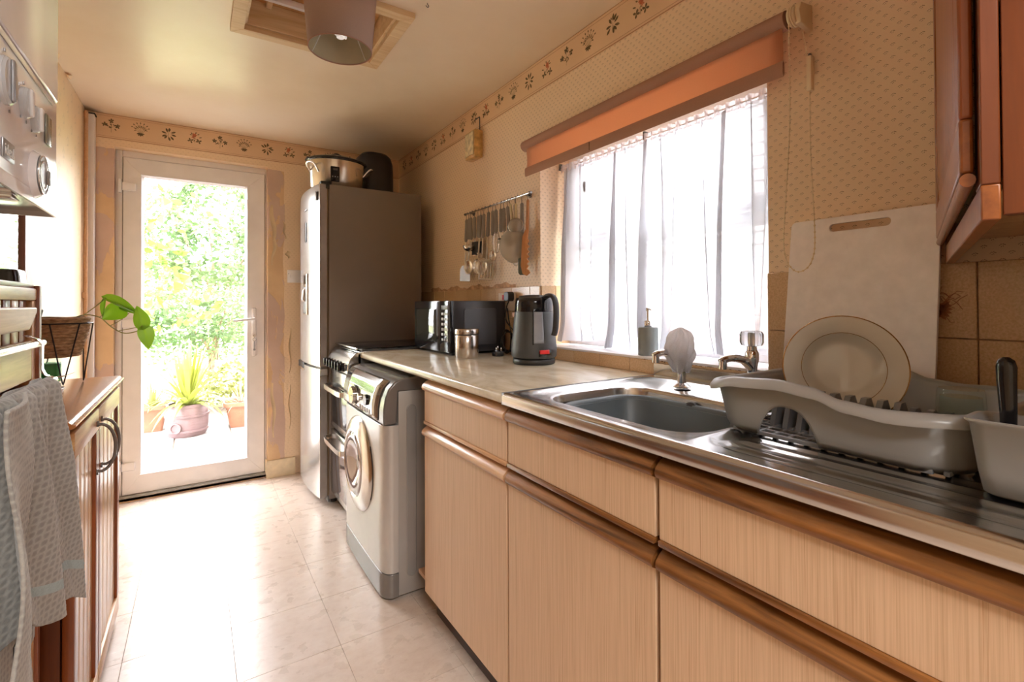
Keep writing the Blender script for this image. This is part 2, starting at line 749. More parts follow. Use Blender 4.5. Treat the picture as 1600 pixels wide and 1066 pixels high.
M['laminate'] = fleck_laminate()
M['oak'] = wood('honey_oak', (.05, .016, .004, 1), (.38, .155, .042, 1), .30, 'y', coat=.35)
M['oak_pale'] = wood('glare_pale_oak', (.50, .27, .13, 1), (.66, .40, .22, 1), .32, 'y', coat=.35, streak=.5)  # same oak made paler: glare on the grip rails put into the colour
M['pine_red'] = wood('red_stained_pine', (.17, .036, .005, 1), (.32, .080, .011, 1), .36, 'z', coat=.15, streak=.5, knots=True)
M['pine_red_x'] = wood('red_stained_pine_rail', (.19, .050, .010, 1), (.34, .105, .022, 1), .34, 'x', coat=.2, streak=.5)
M['pine_dark'] = wood('darkened_stained_pine', (.10, .020, .003, 1), (.19, .045, .007, 1), .38, 'z', coat=.15, streak=.5, knots=True)
M['pine'] = wood('varnished_pine', (.50, .24, .09, 1), (.76, .48, .23, 1), .32, 'z', coat=.3, streak=.6, knots=True)
M['pine_y'] = wood('varnished_pine_board', (.44, .19, .06, 1), (.74, .46, .19, 1), .38, 'y', coat=.12, streak=.6)
M['pine_top'] = wood('varnished_pine_top', (.36, .13, .045, 1), (.56, .27, .10, 1), .22, 'y', coat=.5, streak=.6)
M['raw_wood'] = wood('pale_trim_wood', (.60, .40, .20, 1), (.80, .62, .38, 1), .5, 'x', coat=0, streak=.5)
M['hatch_board'] = wood('orange_hatch_board', (.42, .20, .06, 1), (.60, .34, .13, 1), .6, 'x', coat=0, streak=.6)
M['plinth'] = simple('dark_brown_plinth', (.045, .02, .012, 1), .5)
M['brown_gap'] = simple('brown_cabinet_edge', (.10, .035, .012, 1), .6)


def wall_tile_mat():
    t = NT('cream_wall_tile')
    p = t.pos()
    n = t.noise(p, 240, 3, .6)
    b = t.noise(p, 5, 3)
    c = t.ramp(n, [(.3, (.56, .37, .20, 1)), (.65, (.72, .51, .31, 1))])
    t.col(t.mix(.3, c, t.ramp(b, [(.3, (.8, .72, .64, 1)), (.7, (1, 1, 1, 1))]), 'MULTIPLY'))
    t.set(Roughness=.22)
    return t.m


M['tile'] = wall_tile_mat()
M['tile_ink'] = simple('tile_print_brown', (.36, .15, .07, 1), .3)
M['grout'] = simple('tile_grout', (.40, .24, .13, 1), .8, var=.3, scale=40)
M['bare_paper'] = simple('bare_backing_paper', (.58, .35, .20, 1), .8, var=.2, scale=25)
M['curl'] = simple('peeling_paint', (.80, .62, .38, 1), .6)
M['blind'] = fabric('terracotta_blind_fabric', (.70, .44, .31, 1), .52, 0, 700, tcol=(.95, .56, .33, 1))
M['blind_dark'] = fabric('doubled_blind_fabric', (.46, .27, .20, 1), .08, 0, 700)
M['cream_plastic'] = simple('cream_plastic', (.78, .64, .43, 1), .35)
M['curtain'] = fabric('white_net_curtain', (.62, .63, .67, 1), .44, .17, 1500)
M['net_hem'] = fabric('gathered_net', (.86, .82, .84, 1), .5, .12, 1500)
M['cloth_white'] = fabric('white_net_bag', (.94, .91, .91, 1), .68, .10, 500)
M['board_plastic'] = simple('white_board_plastic', (.90, .86, .86, 1), .35, var=.03, scale=40)
M['rack'] = simple('taupe_grey_plastic', (.36, .36, .35, 1), .30, var=.02)
M['rack_in'] = simple('slate_grey_plastic', (.20, .21, .225, 1), .32, var=.02)
M['bowl_plastic'] = simple('blue_grey_plastic', (.10, .125, .138, 1), .42, var=.03)
M['china'] = simple('cream_china', (.60, .61, .58, 1), .07, var=.02, coat=.5)
M['gold'] = simple('gold_line', (.45, .26, .08, 1), .25, .7)
M['soap_grey'] = simple('grey_ceramic', (.27, .31, .31, 1), .35, var=.04)
M['wire'] = simple('black_wire', (.02, .018, .022, 1), .4, .5)
M['candle'] = simple('green_wax', (.035, .38, .09, 1), .35, Subsurface_Weight=.2)
M['clear'] = glass_pane('clear_glass', (.93, .97, .95, 1))
M['yellow'] = simple('yellow_print', (.85, .55, .03, 1), .5)
M['pink_ceramic'] = simple('pink_grey_ceramic', (.60, .52, .52, 1), .25)
M['yellowed'] = simple('yellowed_plastic', (.72, .46, .17, 1), .3, var=.25, scale=25)
M['yellowed_front'] = simple('blistered_cover', (.84, .72, .46, 1), .35, var=.18, scale=40, bump=.5, bscale=60)
M['shade'] = fabric('taupe_lampshade', (.55, .41, .34, 1), .22, 0, 900)
M['shade_in'] = simple('pale_shade_lining', (.55, .48, .33, 1), .5)
M['bulb'] = simple('white_spiral_bulb', (.9, .9, .9, 1), .2, Emission_Color=(1, .95, .9, 1), Emission_Strength=.25)
M['mirror'] = simple('mirror_glass', (.80, .84, .82, 1), .03, 1, var=.0)
M['mirror_frame'] = wood('reddish_frame', (.30, .10, .06, 1), (.46, .2, .13, 1), .35, 'z')
M['badge'] = simple('grey_badge', (.38, .39, .41, 1), .3, .4)
M['white_print'] = simple('white_print', (.85, .85, .85, 1), .4)
M['dark_print'] = simple('dark_print', (.05, .05, .06, 1), .4)


def leaf_mat(name, c1, c2, tr=.45, sc=6):
    t = NT(name)
    n = t.noise(t.pos(), sc, 3)
    c = t.ramp(n, [(.3, c1), (.7, c2)])
    d = t.new('BsdfDiffuse')
    t.link(c, d.inputs[0])
    l = t.new('BsdfTranslucent')
    t.link(c, l.inputs[0])
    mx = t.new('MixShader')
    mx.inputs[0].default_value = tr
    t.link(d.outputs[0], mx.inputs[1])
    t.link(l.outputs[0], mx.inputs[2])
    gl = t.new('BsdfGlossy')
    gl.inputs['Roughness'].default_value = .35
    m2 = t.new('MixShader')
    m2.inputs[0].default_value = .05
    t.link(mx.outputs[0], m2.inputs[1])
    t.link(gl.outputs[0], m2.inputs[2])
    t.link(m2.outputs[0], t.out.inputs[0])
    return t.m


M['pothos'] = leaf_mat('pothos_leaf', (.15, .36, .01, 1), (.27, .50, .02, 1))
M['stem'] = simple('green_brown_stem', (.30, .30, .09, 1), .5)
M['leaf_a'] = leaf_mat('bright_leaf', (.085, .17, .02, 1), (.19, .30, .045, 1), .4, 2)
M['leaf_b'] = leaf_mat('hedge_leaf', (.075, .14, .05, 1), (.19, .26, .12, 1), .4, .7)
M['leaf_c'] = leaf_mat('blade_leaf', (.14, .18, .04, 1), (.30, .29, .10, 1), .3, 3)
M['leaf_d'] = leaf_mat('yellow_strap_leaf', (.16, .22, .02, 1), (.34, .36, .07, 1), .35, 3)
M['leaf_pink'] = leaf_mat('pinkish_leaf', (.26, .14, .10, 1), (.38, .24, .17, 1), .3, 3)
M['lawn'] = simple('dry_lawn', (.42, .44, .24, 1), .9, var=.25, scale=3)
M['paving'] = simple('pale_paving', (.22, .21, .20, 1), .8, var=.15, scale=5, bump=.3, bscale=40)
M['soil'] = simple('garden_soil', (.10, .07, .05, 1), .9)
M['terracotta'] = simple('terracotta_pot', (.24, .10, .055, 1), .6, var=.1)
M['barrel'] = simple('maroon_plastic', (.115, .070, .072, 1), .45, var=.1, scale=8)
M['brick'] = simple('pale_brick', (.19, .135, .115, 1), .85, var=.25, scale=3)
M['mortar'] = simple('mortar', (.2, .19, .18, 1), .9)
M['bark'] = simple('bark', (.20, .14, .09, 1), .9, var=.3, scale=20)


def towel_mat():
    t = NT('waffle_towel')
    p = t.pos()
    sp = t.new('SeparateXYZ')
    t.link(p, sp.inputs[0])
    fy = t.math('ABSOLUTE', t.math('SINE', t.math('MULTIPLY', sp.outputs['Y'], PI/.0095)))
    fz = t.math('ABSOLUTE', t.math('SINE', t.math('MULTIPLY', sp.outputs['Z'], PI/.0105)))
    w = t.math('MULTIPLY', fy, fz)
    n = t.noise(p, 500, 2)
    c = t.ramp(w, [(.15, (.38, .375, .35, 1)), (.8, (.27, .265, .25, 1))])
    t.col(t.mix(.4, c, t.ramp(n, [(.3, (.7, .7, .7, 1)), (.7, (1, 1, 1, 1))]), 'MULTIPLY'))
    t.set(Roughness=.95)
    t.b.inputs['Sheen Weight'].default_value = .3
    t.bump(t.math('ADD', w, t.math('MULTIPLY', n, -.4)), -.9, .004)
    return t.m


M['towel'] = towel_mat()
M['towel_band'] = simple('pale_blue_towel_band', (.36, .45, .47, 1), .9, var=.05, scale=300)


def coil_mat():
    t = NT('seagrass_coil')
    p = t.pos()
    sp = t.new('SeparateXYZ')
    t.link(p, sp.inputs[0])
    n = t.noise(t.mapping(p, (60, 60, 160)), 1, 4)
    t.col(t.ramp(n, [(.3, (.26, .14, .07, 1)), (.7, (.62, .42, .24, 1))]))
    t.set(Roughness=.85)
    t.bump(n, .8, .003)
    return t.m


M['seagrass'] = coil_mat()

# ------------------------------------------------------------------ room shell
H = 2.233
XL, YB = -1.81, -3.76          # left wall, near wall (behind the photographer)
WY0, WY1, WZ0, WZ1 = -2.845, -1.815, 0.95, 1.86      # window opening
DX0, DX1, DZ1 = -1.687, -0.895, 2.05                # door opening
WT = 0.26


def struct(name, bm, mat, parent=None, **k):
    o = obj(name, bm, mat, parent, **k)
    if parent is None:
        o['kind'] = 'structure'
    return o


b = NB()
box(b, 0, WT, YB, WY0, 0, H)
box(b, 0, WT, WY1, .25, 0, H)
box(b, 0, WT, WY0, WY1, 0, WZ0)
box(b, 0, WT, WY0, WY1, WZ1, H)
wall_r = struct('wall_right', b, M['paper_r'], smooth=0)
b = NB()
box(b, XL, DX0, 0, .2, 0, H)
box(b, DX1, 0, 0, .2, 0, H)
box(b, DX0, DX1, 0, .2, DZ1, H)
box(b, DX0, DX1, .02, .2, -.12, .018)
wall_b = struct('wall_back', b, M['plaster'], smooth=0)
wall_l = struct('wall_left', bx(XL-.2, XL, YB, .2, 0, H), M['paper_l'], smooth=0)
b = NB()
box(b, XL, -1.79, YB-.12, YB, 0, H)
box(b, -.70, 0, YB-.12, YB, 0, H)
box(b, -1.79, -.70, YB-.12, YB, 2.06, H)
wall_n = struct('wall_near', b, M['paper_r'], smooth=0)
# ceiling with the loft hatch opening
HX0, HX1, HY0, HY1 = -1.135, -.645, -1.80, -1.42
b = NB()
box(b, XL-.2, HX0, YB-.12, .2, H, H+.14)
box(b, HX1, WT, YB-.12, .2, H, H+.14)
box(b, HX0, HX1, YB-.12, HY0, H, H+.14)
box(b, HX0, HX1, HY1, .2, H, H+.14)
ceil_o = struct('ceiling', b, M['ceiling'], smooth=0)
floor_o = struct('floor', bx(XL-.2, WT, YB-.12, .018, -.1, -.002), M['grout_floor'], smooth=0)
# floor tiles 302 mm square: parts of the floor, sharing one mesh where whole
TS, GX, GY = .302, -.8815, -1.273
full = {}
for i in range(-4, 5):
    for j in range(-9, 6):
        x0, x1 = GX+i*TS, GX+(i+1)*TS
        y0, y1 = GY+j*TS, GY+(j+1)*TS
        cx0, cx1, cy0, cy1 = max(x0, XL+.001), min(x1, -.001), max(y0, YB-.12), min(y1, -.001)
        if cx1-cx0 < .02 or cy1-cy0 < .02:
            continue
        g = .0005
        w, h = round(cx1-cx0, 4), round(cy1-cy0, 4)
        if (w, h) not in full:
            full[(w, h)] = obj('floor_tile', bx(g, w-g, g, h-g, -.002, 0, .0006, 1), M['floor'], floor_o)
            t = full[(w, h)]
        else:
            t = full[(w, h)].copy()
            C.objects.link(t)
            t.parent = floor_o
        t.location = (cx0, cy0, 0)

# adjoining room behind the photographer: plain shell so that the added fill lamp lights a room, not the open air
b = NB()
box(b, -3.3, -3.2, -6.6, YB-.12, 0, 2.4)
box(b, 1.2, 1.3, -6.6, YB-.12, 0, 2.4)
box(b, -3.3, 1.3, -6.7, -6.6, 0, 2.4)
box(b, -3.3, XL, YB-.14, YB-.12, 0, 2.4)
box(b, 0, 1.3, YB-.14, YB-.12, 0, 2.4)
struct('wall_dining_room', b, simple('plain_cream_wall', (.70, .62, .50, 1), .7), smooth=0)
struct('ceiling_dining_room', bx(-3.3, 1.3, -6.7, YB-.12, 2.4, 2.5), M['white_upvc'], smooth=0)
struct('floor_dining_room', bx(-3.3, 1.3, -6.7, YB-.12, -.1, 0), simple('brown_carpet', (.25, .18, .12, 1), .95), smooth=0)

# ---- wallpaper border with printed flowers (flat print on the wall)
BZ0, BZ1 = H-.1423, H-.001
brd = obj('wallpaper_border', bx(-.0012, 0, YB, -.0005, BZ0, BZ1), M['border'], wall_r, smooth=0)
brb = obj('wallpaper_border', bx(XL+.045, -.0013, -.0012, 0, BZ0, BZ1), M['border'], wall_b, smooth=0)


def leafpoly(bm, P, u, v, L, w, ang, mi):
    """flat pointed leaf starting at (u,v) in the plane given by P"""
    ca, sa = math.cos(ang), math.sin(ang)
    pts = [(0, 0), (.3, .75), (.6, 1), (.85, .6), (1, 0), (.85, -.6), (.6, -1), (.3, -.75)]
    vs = []
    for a, c in pts:
        x, y = a*L, c*w/2
        vs.append(bm.verts.new(P(u+x*ca-y*sa, v+x*sa+y*ca)))
    bm.faces.new(vs).material_index = mi


def motif(bm, P, u0, v0, kind, rnd):
    def st(a, b, w=.0007):
        dx, dy = b[0]-a[0], b[1]-a[1]
        l = math.hypot(dx, dy) or 1
        nx, ny = -dy/l*w, dx/l*w
        f = bm.faces.new([bm.verts.new(P(u0+q[0], v0+q[1])) for q in
                          ((a[0]+nx, a[1]+ny), (a[0]-nx, a[1]-ny), (b[0]-nx, b[1]-ny), (b[0]+nx, b[1]+ny))])
        f.material_index = 0

    def lf(x, y, L, w, ang, mi=0):
        leafpoly(bm, P, u0+x, v0+y, L, w, R(ang), mi)
    if kind == 0:      # three dark blooms on a stem
        st((0, -.040), (0, .02))
        st((0, -.012), (-.026, .004))
        st((0, -.012), (.024, .002))
        for cx, cy in ((0, .026), (-.030, .003), (.028, -.001)):
            for k in range(5):
                lf(cx, cy, .014, .008, 20+72*k+rnd.uniform(-14, 14))
        for k, (x, y) in enumerate(((0, -.004), (-.006, .01), (.006, .008), (-.008, -.018), (.014, -.016), (-.014, -.010))):
            lf(x, y, .014, .006, rnd.uniform(0, 360))
    elif kind == 1:    # loose sprays
        for k in range(7):
            a = 55+k*12-0
            a = 90+(k-3)*24
            e = (math.cos(R(a))*.036, math.sin(R(a))*.034)
            st((0, -.026), e, .0005)
            lf(e[0], e[1], .010, .006, a)
            lf(e[0]*.55, e[1]*.55-.01, .013, .005, a+40)
            lf(e[0]*.7, e[1]*.7-.006, .010, .004, a-50)
        for k in range(5):
            lf(0, -.020, .020, .008, 200+k*36)
    elif kind == 2:    # big leaves
        for k in range(9):
            a = rnd.uniform(-10, 10)+k*40
            r = rnd.uniform(.006, .016)
            lf(math.cos(R(a))*r, math.sin(R(a))*r, .027, .0105, a+rnd.uniform(-18, 18))
        lf(-.006, .012, .014, .008, 100)
        lf(.006, .02, .012, .006, 70)
        st((0, -.03), (0, .01))
    else:              # red flower
        for k in range(6):
            lf(-.002, .018, .013, .008, 60*k, 1)
        for k in range(4):
            lf(-.008, .006, .010, .007, 90*k+20, 1)
        for k, a in enumerate((30, 75, 140, 175)):
            lf(math.cos(R(a))*.014, .016+math.sin(R(a))*.01, .013, .006, a)
        for x in (-.022, .020):
            for k in range(4):
                lf(x, -.018, .017, .009, 20+90*k+rnd.uniform(-15, 15))
        st((0, .0), (-.02, -.02))
        st((0, .0), (.02, -.02))
        st((0, .008), (0, -.03))
        lf(.02, .004, .018, .006, 20)
        lf(0, -.01, .013, .005, 240)


rnd = random.Random(3)
b = NB()
y = -1.871+.134*13
k = 3-13
while y > YB+.05:
    motif(b, lambda u, v: (-.0018, u, v), y, 2.167, k % 4, rnd)
    y -= .134
    k += 1
obj('border_print', b, [M['ink'], M['ink_red']], brd, smooth=0)
b = NB()
for k in range(12):
    motif(b, lambda u, v: (u, -.0018, v), -1.699+.1332*k, 2.167, k % 4, rnd)
obj('border_print', b, [M['ink'], M['ink_red']], brb, smooth=0)
b = NB()
for z, w in ((H-.003, .0015), (H-.0145, .0008), (BZ0+.0135, .0008), (BZ0+.0035, .0024)):
    box(b, -.0017, -.001, YB, -.002, z-w/2, z+w/2)
obj('border_line', b, M['line'], brd, smooth=0)
b = NB()
for z, w in ((H-.003, .0015), (H-.0145, .0008), (BZ0+.0135, .0008), (BZ0+.0035, .0024)):
    box(b, XL+.045, -.002, -.0017, -.001, z-w/2, z+w/2)
obj('border_line', b, M['line'], brb, smooth=0)
# torn flaps of old wallpaper hanging beside the door and blistered paint strips
rnd = random.Random(12)
for (x, z, L, w, lean) in ((-.872, 1.80, .30, .030, .2), (-.850, 1.62, .22, .022, -.3), (-.868, .62, .36, .022, .1), (-.800, 1.70, .12, .016, .3),
                           (-.760, .98, .30, .012, 0), (-.762, .60, .30, .010, 0), (-.775, 1.50, .05, .03, .2)):
    def fn(u, v, x=x, z=z, L=L, w=w, lean=lean):
        zz = z-L*v
        wob = math.sin(v*9+x*40)*.006+lean*L*v*.3
        ww = w*(.35+.65*math.sin(PI*min(1, v*1.1+.05)))
        return (x+wob+(u-.5)*ww, -.001-.009*(1-u)**2*math.sin(PI*v), zz)
    obj('torn_wallpaper', grid(NB(), fn, 4, 12), M['curl'], wall_b)
for (y, z, w) in ((-.84, 2.225, .07), (-.74, 2.222, .05), (-.50, 2.225, .06), (-1.55, 2.2, .05)):
    def fn(u, v, y=y, z=z, w=w):
        return (XL+.002+.022*v, y+(u-.5)*w*math.sqrt(max(0, 1-v*v*.9)), z+.006-.02*v*(1-v)*2)
    obj('torn_wallpaper', grid(NB(), fn, 6, 4), M['curl'], wall_l)

# ---- wall tiles: two and a bit courses behind the worktop
TL = .152
ty0 = -3.261
proto = {}
rnd = random.Random(5)


def wtile(y0, y1, z0, z1):
    y0, y1 = y0+.001, y1-.001
    z0, z1 = z0+.001, z1-.001
    key = (round(y1-y0, 3), round(z1-z0, 3))
    if key not in proto:
        w, h = key
        proto[key] = obj('wall_tile', bx(-.006, 0, 0, w, 0, h, .0012, 1), M['tile'], wall_r)
        t = proto[key]
    else:
        t = proto[key].copy()
        C.objects.link(t)
        t.parent = wall_r
    t.location = (-.001-rnd.uniform(0, .0012), y0, z0)
    return t


zs = [(.9, .913), (.913, 1.065), (1.065, 1.2176)]
for n in range(-4, 22):
    y0, y1 = ty0+n*TL, ty0+(n+1)*TL
    y0c, y1c = max(y0, YB), min(y1, -.45)
    if y1c-y0c < .015:
        continue
    for za, zb in zs:
        segs = [(y0c, y1c)]
        if zb > WZ0:
            out = []
            for a, c in segs:
                if c <= WY0 or a >= WY1:
                    out.append((a, c))
                else:
                    if a < WY0:
                        out.append((a, WY0))
                    if c > WY1:
                        out.append((WY1, c))
            segs = out
        for a, c in segs:
            if c-a > .015 and zb-za > .02:
                wtile(a, c, za, zb)
        if za == .913 and y0c < WY1 and y1c > WY0:
            a, c = max(y0c, WY0), min(y1c, WY1)
            if c-a > .015:
                wtile(a, c, .9, WZ0-.002)
for a, c in ((YB, WY0), (WY1, -.45)):
    obj('tile_grout', bx(-.002, 0, a, c, .9, 1.2176), M['grout'], wall_r, smooth=0)
obj('tile_grout', bx(-.002, 0, WY0, WY1, .9, WZ0-.002), M['grout'], wall_r, smooth=0)
# tiles on the window reveal
for (a, c) in ((0.002, .08), (.08, .158)):
    obj('wall_tile', bx(a+.001, c-.001, WY1-.006, WY1, WZ0+.004, 1.2176, .001, 1), M['tile'], wall_r)
    obj('wall_tile', bx(a+.001, c-.001, WY0, WY0+.006, WZ0+.004, 1.2176, .001, 1), M['tile'], wall_r)
# brown flower print on the tile below the wall cupboard
b = NB()
rnd = random.Random(9)
for k in range(16):
    a = R(rnd.uniform(-70, 70))
    L = rnd.uniform(.02, .055)
    p0 = Vector((-.0088, -3.195, 1.14))
    pts = []
    for i in range(6):
        t_ = i/5
        pts.append(p0+Vector((0, -math.cos(a)*L*t_, math.sin(a)*L*t_+.012*math.sin(t_*5+k))))
    tube(b, pts, .0006, 4)
for k in range(6):
    leafpoly(b, lambda u, v: (-.0089, u, v), -3.195, 1.125, .03, .008, R(150+k*16), 0)
obj('tile_flower_print', b, M['tile_ink'], wall_r)
# torn strip above the tiles
def fn(u, v):
    y = -.62-1.0*u
    return (-.003-.002*math.sin(u*40), y, 1.2176+(.018+.008*math.sin(u*23)+.004*math.sin(u*71))*v)
obj('bare_paper_strip', grid(NB(), fn, 60, 2), M['bare_paper'], wall_r)

# ---- skirting
b = NB()
prism(b, [(0, 0), (-.016, 0), (-.016, .095), (-.010, .112), (0, .112)], 'x', -.905, -.73)
sk = struct('baseboard_back', b, M['skirt'], smooth=20)
obj('skirting_return', bx(-.905, -.893, -.014, .055, 0, .112, .002), M['skirt'], sk)

# ---- white pipe boxing in the left corner
b = NB()
box(b, XL, -1.766, -.055, -.001, 0, 2.20, .003)
pt = struct('trim_1', b, M['white_upvc'])
obj('pipe_collar', bx(XL, -1.762, -.059, 0, 2.2, 2.206), M['dark_rubber'], pt)
for z in (1.18, .60):
    obj('pipe_clip', bx(XL+.001, -1.79, -.10, -.055, z, z+.03), M['oak_pale'], pt)
obj('vertical_pipe', cyl(NB(), (XL+.015, -.09, 0), (XL+.015, -.09, 2.2), .009), M['oak_pale'], pt)

# ---- loft hatch: frame and panel in the ceiling
t = thing('loft_hatch', 'pale wood framed loft hatch in the ceiling behind the lampshade', 'hatch', (-.89, -1.61, H))


def mitre(x0, x1, y0, y1, w, z0, z1, name, mat, parent):
    for k, poly in enumerate(([(x0, y0), (x1, y0), (x1-w, y0+w), (x0+w, y0+w)], [(x1, y0), (x1, y1), (x1-w, y1-w), (x1-w, y0+w)],
                              [(x1, y1), (x0, y1), (x0+w, y1-w), (x1-w, y1-w)], [(x0, y1), (x0, y0), (x0+w, y0+w), (x0+w, y1-w)])):
        b = NB()
        prism(b, poly, 'z', z0, z1)
        obj(name, b, mat, parent, smooth=0, bev=.002)


mitre(-1.18, -.60, -1.845, -1.377, .046, H-.022, H, 'frame_board', M['raw_wood'], t)
mitre(HX0, HX1, HY0, HY1, .012, H, H+.10, 'lining_board', M['raw_wood'], t)
obj('hatch_panel', bx(HX0, HX1, HY0, HY1, H+.10, H+.118), M['hatch_board'], t, smooth=0)
for y in (-1.50, -1.70):
    obj('cross_batten', bx(HX0+.012, HX1-.012, y-.008, y+.008, H+.075, H+.10, .002), M['white_upvc'], t)
for x in (-.72, -1.05):
    obj('cross_batten', bx(x-.010, x+.010, HY0+.012, HY1-.012, H+.08, H+.10, .002), M['raw_wood'], t)

# ---- window: frame, transom, sashes, panes, sill
wy0, wy1 = WY0, WY1
win = struct('window_1', NB(), M['white_upvc'])
FX0, FX1 = .165, .225
def bar(nm, y0, y1, z0, z1, x0=FX0, x1=FX1, mat=None, par=None):
    return obj(nm, bx(x0, x1, y0, y1, z0, z1, .004), mat or M['white_upvc'], par or win)
bar('window_frame', wy0, wy0+.05, WZ0, WZ1)
bar('window_frame', wy1-.05, wy1, WZ0, WZ1)
bar('window_frame', wy0+.05, wy1-.05, WZ1-.05, WZ1)
bar('window_frame', wy0+.05, wy1-.05, WZ0, WZ0+.05)
bar('transom', wy0+.05, wy1-.05, 1.375, 1.425)
# top hung sash
sa = bar('opening_sash', wy0+.055, wy1-.055, 1.765, 1.808, .155, .19)
bar('sash_rail', wy0+.055, wy1-.055, 1.43, 1.47, .155, .19, par=sa)
bar('sash_rail', wy0+.055, wy0+.10, 1.47, 1.765, .155, .19, par=sa)
bar('sash_rail', wy1-.10, wy1-.055, 1.47, 1.765, .155, .19, par=sa)
obj('casement_stay', bx(.12, .155, wy1-.17, wy1-.15, 1.62, 1.67, .003), M['dark_grey'], win)
for yy in (-2.62, -2.74):
    obj('casement_catch', bx(.13, .155, yy-.012, yy+.012, 1.415, 1.45, .004), M['dark_grey'], win)
obj('pane', bx(.178, .182, wy0+.10, wy1-.10, 1.47, 1.765), M['glass'], win, smooth=0)
obj('pane', bx(.195, .199, wy0+.05, wy1-.05, WZ0+.05, 1.375), M['glass'], win, smooth=0)
obj('window_sill', bx(-.004, FX0, wy0+.002, wy1-.002, WZ0-.004, WZ0+.006, .003), M['white_upvc'], win)
b = NB()
rnd = random.Random(4)
for k in range(46):
    yy = -2.40-rnd.random()*.44
    r_ = rnd.uniform(.001, .003)
    box(b, -.0065, -.003, yy, yy+r_*2.4, WZ0-.006-r_*.5, WZ0-.004+r_)
obj('grout_dirt', b, M['brown_gap'], win, kind='stuff', smooth=0)

# ---- glazed back door
door = struct('door_1', NB(), M['white_upvc'])
DY0, DY1 = .052, .112


def dbar(nm, x0, x1, z0, z1, y0=DY0, y1=DY1, par=None, mat=None, bevel=.004):
    return obj(nm, bx(x0, x1, y0, y1, z0, z1, bevel), mat or M['white_upvc'], par or door)


dbar('door_frame', DX0, -1.655, .018, DZ1, .06, .13)
dbar('door_frame', -.912+.008, DX1, .018, DZ1, .06, .13)
dbar('door_frame', -1.655, -.904, 2.012, DZ1, .06, .13)
thr = dbar('threshold', DX0, DX1, .0, .028, .02, .13, mat=M['grey_gasket'])
# grey seal shadow gap around the leaf
dbar('door_gasket', -1.655, -1.650, .028, 2.012, .066, .12, mat=M['grey_gasket'], bevel=0)
dbar('door_gasket', -.909, -.904, .028, 2.012, .066, .12, mat=M['grey_gasket'], bevel=0)
# the leaf: mitred profile boards
x0, x1, z0, z1 = -1.650, -.909, .030, 2.008
gx0, gx1, gz0, gz1 = -1.566, -1.010, .138, 1.915
leafparts = [[(x0, z0), (x1, z0), (gx1, gz0), (gx0, gz0)], [(x1, z0), (x1, z1), (gx1, gz1), (gx1, gz0)],
             [(x1, z1), (x0, z1), (gx0, gz1), (gx1, gz1)], [(x0, z1), (x0, z0), (gx0, gz0), (gx0, gz1)]]
for poly in leafparts:
    b = NB()
    prism(b, poly, 'y', DY0, DY1)
    obj('door_stile', b, M['white_upvc'], door, smooth=0, bev=.0015)
# glazing bead, bevelled
b = NB()
loops(b, [[(x, .056, z) for x, z in rrect(gx0, gx1, gz0, gz1, .004, 2)],
          [(x, .050, z) for x, z in rrect(gx0+.001, gx1-.001, gz0+.001, gz1-.001, .004, 2)],
          [(x, .070, z) for x, z in rrect(gx0+.014, gx1-.014, gz0+.014, gz1-.014, .003, 2)]])
obj('glazing_bead', b, M['white_upvc'], door, smooth=0)
obj('pane', bx(gx0+.012, gx1-.012, .078, .082, gz0+.012, gz1-.012), M['glass'], door, smooth=0)
for z in (1.835, 1.032, .195):
    hg = obj('hinge', bx(-1.672, -1.655, .022, .052, z-.040, z+.040, .005), M['white_upvc'], door)
    obj('hinge_cover', bx(-1.655, -1.590, .034, .054, z-.024, z+.024, .007, 3), M['white_upvc'], hg)
hp = obj('handle_plate', bx(-.985, -.957, .040, .054, .80, 1.12, .008, 3), M['white_upvc'], door)
b = NB()
cyl(b, (-.971, .045, 1.045), (-.971, .005, 1.045), .009)
tube(b, bezier([(-.971, .004, 1.045), (-1.00, .0, 1.043), (-1.05, .002, 1.040), (-1.092, .006, 1.036)], 5), [.0095]*6+[.0085]*5+[.0078]*4+[.006], 10)
obj('door_handle', b, M['white_upvc'], hp)
b = NB()
cyl(b, (-.971, .042, .935), (-.971, .034, .935), .008)
obj('keyhole', b, M['chrome'], hp)
t = thing('key', 'small silver door key with fob hanging from the back door lock', 'key', (-.971, .03, .935))
b = NB()
lathe(b, [(.001, -.0015), (.010, -.0015), (.010, .0015), (.001, .0015)], 14, (-.971, .022, .930), axis=(1, 0, 0))
cyl(b, (-.971, .040, .934), (-.971, .022, .934), .002, n=8)
obj('key_bow', b, M['chrome'], t)
b = NB()
tube(b, [(-.971+math.cos(a)*.010, .020, .912+math.sin(a)*.010) for a in [2*PI*i/14 for i in range(14)]], .0012, 6, closed=True)
box(b, -.974, -.968, .018, .022, .846, .900, .001)
cyl(b, (-.971, .018, .846), (-.971, .022, .846), .007, n=12)
obj('key_fob', b, M['badge'], t)
# light switch on the back wall, half hidden by the fridge
t = thing('light_switch', 'white plastic light switch on the bare plaster beside the fridge', 'switch', (-.735, -.001, 1.31))
obj('switch_plate', bx(-.778, -.692, -.010, -.001, 1.287, 1.373, .003), M['white_upvc'], t)
obj('switch_rocker', bx(-.765, -.757, -.014, -.009, 1.322, 1.340, .001), M['white_upvc'], t)
for x in (-.770,):
    obj('screw', cyl(NB(), (x, -.0105, 1.347), (x, -.0112, 1.347), .0022, n=10), M['dark_print'], t)

# ------------------------------------------------------------------ right hand run: base units, worktop, sink
def grip_profile(z):
    """rounded, undercut finger grip along the top of a front; (x, z) outline"""
    return [(-.575, z-.038), (-.592, z-.038), (-.600, z-.034), (-.604, z-.026), (-.602, z-.018), (-.594, z-.010), (-.586, z-.004), (-.575, z)]


